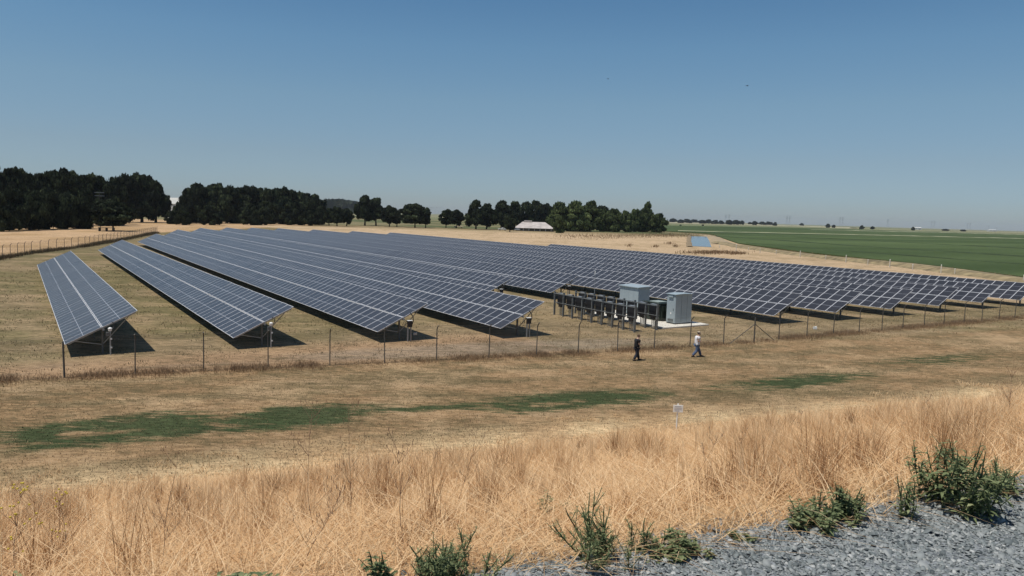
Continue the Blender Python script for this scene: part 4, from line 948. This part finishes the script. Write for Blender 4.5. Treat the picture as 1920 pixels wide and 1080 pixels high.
bank('field_dike', [(1520, 430.5), (1600, 433), (1750, 436), (1920, 440.5)], 9, .8, pale)
# dry bank between the dirt strip and the crop
db = mat('dry_bank', (.22, .17, .09), .95, var=.45, scale=.5)
bank('dry_bank', [(2200, 572), (1920, 529), (1800, 513), (1700, 500), (1600, 490), (1500, 479), (1445, 471.5), (1390, 464), (1365, 459), (1345, 456)], 3.0, .8, db)
bank('dry_bank', [(1352, 458), (1346, 450), (1338, 445), (1326, 441.5), (1300, 440)], 4.0, .35, mat('canal_bank', (.33, .25, .15), .95, var=.4, scale=.3))
P = [Vector((*G(*q), 0)) for q in [(2200, 569), (1920, 526), (1800, 510), (1600, 487), (1500, 476), (1400, 463)]]
rs_pts = [(p.x, p.y) for p in P]
strip_weeds('bank_grass', rs_pts, 26000, 1.6, .3, .9, .75, 'dry pale grass covering the bank between dirt strip and green field', 12, .03, cl=3)
bank('dry_bank', [(1293, 463), (1292, 452), (1292.5, 442)], 1.3, .3, M['cbank'])
wm = bpy.data.materials.new('canal_water'); wm.use_nodes = True; b = wm.node_tree.nodes['Principled BSDF']; b.inputs['Base Color'].default_value = (.13, .19, .24, 1); b.inputs['Roughness'].default_value = .15; b.inputs['IOR'].default_value = 1.33
nzw = wm.node_tree.nodes.new('ShaderNodeTexNoise'); nzw.inputs['Scale'].default_value = 1.5; bw = wm.node_tree.nodes.new('ShaderNodeBump'); bw.inputs['Strength'].default_value = .25; bw.inputs['Distance'].default_value = .1
gw = wm.node_tree.nodes.new('ShaderNodeNewGeometry'); wm.node_tree.links.new(gw.outputs['Position'], nzw.inputs['Vector']); wm.node_tree.links.new(nzw.outputs[0], bw.inputs['Height']); wm.node_tree.links.new(bw.outputs[0], b.inputs['Normal'])
sheet('canal_water', [G(1295, 461.5), G(1334, 463.5), G(1329, 450), G(1325, 444), G(1294, 443)], wm, -.1, .10)
# white marker posts
WP = [(1349, 465, 6), (1380, 471, 13), (1403, 469, 5), (1425, 474, 9), (1455, 477, 8), (1500, 482, 12), (1548, 487, 9), (1586, 492, 14), (1627, 496.5, 10), (1668, 501, 15), (1711, 506, 11), (1764, 512, 16), (1790, 514.5, 11), (1919, 531, 16)]
for k, (px, b_, hh) in enumerate(WP):
    g = gpt(px, b_); H = hh * g.y / F_PX * .98; tall = hh >= 12
    r = empty('marker_post', (g.x, g.y, -.05), trnd.random(), '%s %s white marker post from the left along the dry bank' % (ordw(k), 'taller' if tall else 'shorter'), 'post', 'white marker posts along the dry bank')
    MB().box((0, 0, H / 2), (.20 if tall else .16, .20 if tall else .16, H), taper=.9).build('shaft', M['wood'], r, bevel=.01)
    MB().box((0, 0, H + .03), (.17, .17, .08), taper=.5).build('top', M['white'], r)

# weeds on the dirt strip and round the far field
rs = np.random.RandomState(31); XX = []; YY = []; HH = []
for px, py, sx_, sy_, n_, h_ in [(1335, 474, 26, 1.5, 900, .9), (1380, 476, 10, 1, 260, .8), (1260, 441, 40, 2.2, 900, 1.6), (1150, 443, 60, 1.8, 1000, 1.3), (1255, 457, 5, 1, 80, 1.0), (1267, 462, 3, 1, 60, 1.0), (1180, 461, 4, 1, 60, 1), (1230, 463, 3, 1, 60, 1), (1120, 447, 40, 1.5, 250, .7)]:
    qx = rs.normal(px, sx_, n_); qy = rs.normal(py, sy_, n_)
    for a, b_ in zip(qx, qy): g = gpt(a, b_); XX.append(g.x); YY.append(g.y); HH.append(h_)
XX, YY, HH = map(np.array, (XX, YY, HH)); N = len(XX)
blades('field_weeds', XX, YY, HH * rs.uniform(.4, 1.1, N), .08 * rs.uniform(.5, 1.6, N), np.abs(rs.normal(.3, .3, N)), np.clip(rs.normal(.45, .2, N), 0, 1), M['weedbrown'], 2, label='brownish weed tufts on the pale dirt strip beyond the rows', cat='weeds')
# taller tufts between the panel rows and inside the fence
x, y, r = wedge(rs, 90000, 42, 130, -.5, -40, 36); u, v = uv_of(x, y); c = x * P_.x + y * P_.y; k = (v > 45.5) & (c < 110) & (vn(x / 1.7, y / 1.7, 40) > .45); x, y, r, c = x[k], y[k], r[k], c[k]; N = len(x)
blades('array_grass', x, y, rs.uniform(.05, .2, N), .016 * rs.uniform(.5, 1.5, N) * (r / 50), np.abs(rs.normal(.6, .5, N)), np.clip(rs.normal(.5, .2, N) - .25 * (c < 28), .05, 1), M['stubble'], 2, label='patchy short grass growing between the panel rows', cat='grass')

# ------------------------------------------------------------------ weeds and dead stalks in the foreground
def leaf_quad(V, Fc, T, p, dirv, L, W, tint, curl=.3):
    dirv = dirv.normalized(); s = dirv.cross(Vector((0, 0, 1)));
    if s.length < .1: s = Vector((1, 0, 0))
    s.normalize(); b = len(V); up_ = Vector((0, 0, 1))
    for t, w_ in ((0, .15), (.3, .9), (.62, 1.0), (1.0, 0.05)):
        c = p + dirv * L * t - up_ * L * curl * t * t
        V.append(c - s * W * w_ * .5 + up_ * W * .12); V.append(c); V.append(c + s * W * w_ * .5 + up_ * W * .12); T.extend([tint] * 3)
    for i in range(3):
        a = b + i * 3; Fc.append((a, a + 1, a + 4, a + 3)); Fc.append((a + 1, a + 2, a + 5, a + 4))
def stem_path(rs, p, h, lean, n=6):
    a = rs.random() * 6.28; out = []; q = Vector(p); dv = Vector((math.cos(a) * lean, math.sin(a) * lean, 1)).normalized()
    for i in range(n):
        out.append(q.copy()); dv = (dv + Vector((rs.uniform(-.12, .12), rs.uniform(-.12, .12), .06))).normalized(); q = q + dv * h / (n - 1)
    return out
def green_weed(px, py, z, h, spread, nst, label, seed, leafL=.07, leafW=.02, feathery=False, dens=12, branch=2):
    rs = random.Random(seed); g = gpt(px, py, z); g.z = hz(g.x, g.y)
    r = empty('green_weed', g, 0, label, 'weed', 'green weeds along the gravel edge')
    V, Fc, T = [], [], []; st = MB()
    for k in range(nst):
        base = Vector((rs.gauss(0, spread * .3), rs.gauss(0, spread * .3), 0)); path = stem_path(rs, base, h * rs.uniform(.45, 1.05), rs.uniform(.1, 1.0) * spread / h, 7)
        paths = [path]
        for bnum in range(branch):
            j = rs.randint(1, 4); bp = stem_path(rs, path[j], h * rs.uniform(.2, .45), rs.uniform(.5, 1.4), 5); paths.append(bp)
        for pi_, pa in enumerate(paths):
            st.tube(pa, [.0035 * (1 if pi_ == 0 else .6)] * (len(pa) - 1) + [.001], 4, False)
            for j in range(dens if pi_ == 0 else dens // 2):
                t = rs.random() * (len(pa) - 1.01); i0 = int(t); p = pa[i0].lerp(pa[i0 + 1], t - i0); a = rs.random() * 6.28
                d_ = Vector((math.cos(a), math.sin(a), rs.uniform(.1, 1.0))); f = 1.15 - .7 * t / (len(pa) - 1)
                leaf_quad(V, Fc, T, p, d_, leafL * f * rs.uniform(.6, 1.3), leafW * f * rs.uniform(.7, 1.3), min(1, max(0, rs.gauss(.45, .2))), .2 if feathery else .45)
    st.build('stem', M['leaf'], r)
    at = r.children if False else None
    me = bpy.data.meshes.new('leaves'); me.from_pydata([tuple(v) for v in V], [], Fc); me.materials.append(M['leaf'])
    a = me.attributes.new('tint', 'FLOAT', 'POINT'); a.data.foreach_set('value', T)
    o = bpy.data.objects.new('leaves', me); sc.collection.objects.link(o); o.parent = r
    return r
Z = CREST
green_weed(1790, 955, Z, .42, .34, 32, 'largest bushy green weed at the right end of the gravel edge', 1, .085, .018, dens=18)
green_weed(1865, 925, Z, .24, .22, 14, 'leafy green weed right behind the largest bushy weed', 2, .07, .014)
green_weed(1520, 985, Z, .17, .20, 24, 'broad low green weed left of the largest bushy weed', 3, .055, .022)
green_weed(1580, 975, Z, .22, .16, 20, 'leafy green weed touching the broad low one on its right', 4, .05, .018)
green_weed(1135, 1050, Z, .28, .30, 22, 'feathery green weed with fine upright sprays at the gravel edge', 5, .035, .006, True, 26, 4)
green_weed(1250, 1040, Z, .11, .17, 20, 'low sprawling green weed right of the feathery one', 6, .045, .02)
green_weed(1290, 1035, Z, .09, .12, 12, 'flat leafy sprig at the right side of the sprawling weed', 16, .04, .02)
green_weed(1382, 1014, Z, .05, .08, 10, 'tiny green tuft on the gravel edge between two weeds', 7, .04, .012)
green_weed(830, 1100, Z, .24, .24, 30, 'feathery green weed at the bottom edge left of the gravel', 8, .035, .007, True, 24, 4)
green_weed(462, 1110, Z, .20, .14, 12, 'spiny dark thistle-like weed at the bottom edge', 9, .09, .035)
green_weed(718, 1095, Z, .22, .07, 5, 'narrow leafy green stem left of the bottom feathery weed', 10, .05, .025)
green_weed(5, 1065, Z, .30, .16, 12, 'green weed cut by the lower left corner of the view', 11, .08, .035)
green_weed(1030, 1000, Z - .6, .22, .08, 5, 'small leafy stem inside the straw above the feathery weed', 12, .06, .025)
green_weed(1695, 975, Z, .28, .06, 6, 'thin leafy stems left of the largest bushy weed', 13, .05, .015)
def dead_stalk(px, py, z, h, label, seed, nb=9, col='stalk', flowers=False, thick=.003):
    rs = random.Random(seed); g = gpt(px, py, z); g.z = hz(g.x, g.y); d = math.hypot(g.x, g.y)
    r = empty('dead_stalk', g, 0, label, 'dry plant', 'branching dry stalks on the levee slope'); mb = MB(); tips = []
    main = stem_path(rs, (0, 0, 0), h, rs.uniform(.05, .35), 9); tk = thick * .6 + .00016 * d
    mb.tube(main, [tk * (1 - .09 * i) for i in range(9)], 5, False); tips.append(main[-1])
    for k in range(nb):
        j = rs.randint(2, 7); b = stem_path(rs, main[j], h * rs.uniform(.18, .45) * (1.15 - j / 10), rs.uniform(.5, 1.3), 6); mb.tube(b, [tk * .6 * (1 - .13 * i) for i in range(6)], 4, False); tips.append(b[-1])
        for q in range(2):
            j2 = rs.randint(1, 4); b2 = stem_path(rs, b[j2], h * rs.uniform(.06, .16), rs.uniform(.6, 1.5), 4); mb.tube(b2, [tk * .35] * 4, 3, False); tips.append(b2[-1])
    if not flowers:
        for t in tips: mb.tube([t - Vector((0, 0, .003)), t + Vector((0, 0, .018))], [tk * 1.1, tk * .3], 4)
    mb.build('stem', M[col], r)
    if flowers:
        fm = MB()
        for t in tips: fm.box(t, (.009, .009, .007))
        fm.build('flowers', M['yellow'], r)
    else:
        pass
for k, (px, py, h, nb, lb) in enumerate([(655, 1010, .95, 9, 'tall branching brown stalk left of centre in the foreground'), (1185 // 2 * 2 - 590, 1030, .95, 8, 'second tall branching brown stalk nearest the middle left'), (560, 1060, .6, 9, 'shorter dense brown stalk at lower left'), (800, 900, .8, 5, 'thin brown stalk above the middle left straw'), (1700 // 2, 1000, .8, 6, 'slender brown stalk near the bottom centre left'),
        (1880, 900, 1.0, 9, 'dark branching stalk rising behind the largest green weed'), (1740, 900, .7, 6, 'dark branching stalk left of the largest green weed'), (1385, 905, .45, 5, 'short dark dead clump in a gap of the straw'), (300, 1040, .7, 7, 'brown branching stalk at the lower left'), (1290, 1000, .55, 6, 'upright brown stalk above the sprawling weed'), (760, 1050, .7, 7, 'brown stalk above the narrow leafy stem'), (1500, 900, .6, 4, 'thin stalk standing above the straw right of centre')]):
    z = CREST - max(0, (1080 - py)) * .012; dead_stalk(px, py, max(4.5, z), h, lb, 50 + k, nb)
dead_stalk(30, 1075, 7.5, .62, 'sparse stalk with small yellow flowers at the left edge', 80, 9, 'stalk', True)
dead_stalk(130, 1040, 7.2, .55, 'second yellow-flowered stalk near the left edge', 81, 5, 'stalk', True)

# birds
for k, (px, py, d) in enumerate([(1401, 161, 130), (1140, 148, 170)]):
    dr = (right * (px - 960) + up * (540 - py) + FW * F_PX).normalized(); q = Vector((0, 0, HCAM)) + dr * d
    r = empty('bird', q, .4, ['small dark bird high in the sky on the right', 'tiny dark bird high in the sky near the centre'][k], 'bird', 'birds in the sky')
    MB().tube([(-.17, 0, 0), (-.08, 0, 0), (.06, 0, .01), (.16, 0, .02), (.22, 0, .02)], [.01, .04, .05, .03, .008], 8).build('body', M['bird'], r, smooth=True)
    for s in (-1, 1): MB().prism([(.06, s * .03, .02), (-.06, s * .03, .02), (-.09, s * .22, .10), (-.05, s * .38, .06), (.03, s * .22, .10)], (0, 0, .008)).build('wing', M['bird'], r)

# ------------------------------------------------------------------ haze over the plain
HAZE = True
if HAZE:
    hm = bpy.data.materials.new('haze'); hm.use_nodes = True; n = hm.node_tree.nodes; n.clear()
    ou = n.new('ShaderNodeOutputMaterial'); pv = n.new('ShaderNodeVolumePrincipled'); pv.inputs['Density'].default_value = .00004; pv.inputs['Color'].default_value = (.90, .94, 1.0, 1); pv.inputs['Anisotropy'].default_value = .2
    hm.node_tree.links.new(pv.outputs[0], ou.inputs['Volume'])
    o = MB().box((0, 0, 32), (18400, 18400, 66)).build('haze', hm); tag(o, kind='stuff'); o['label'] = 'pale thin haze fading the far plain'
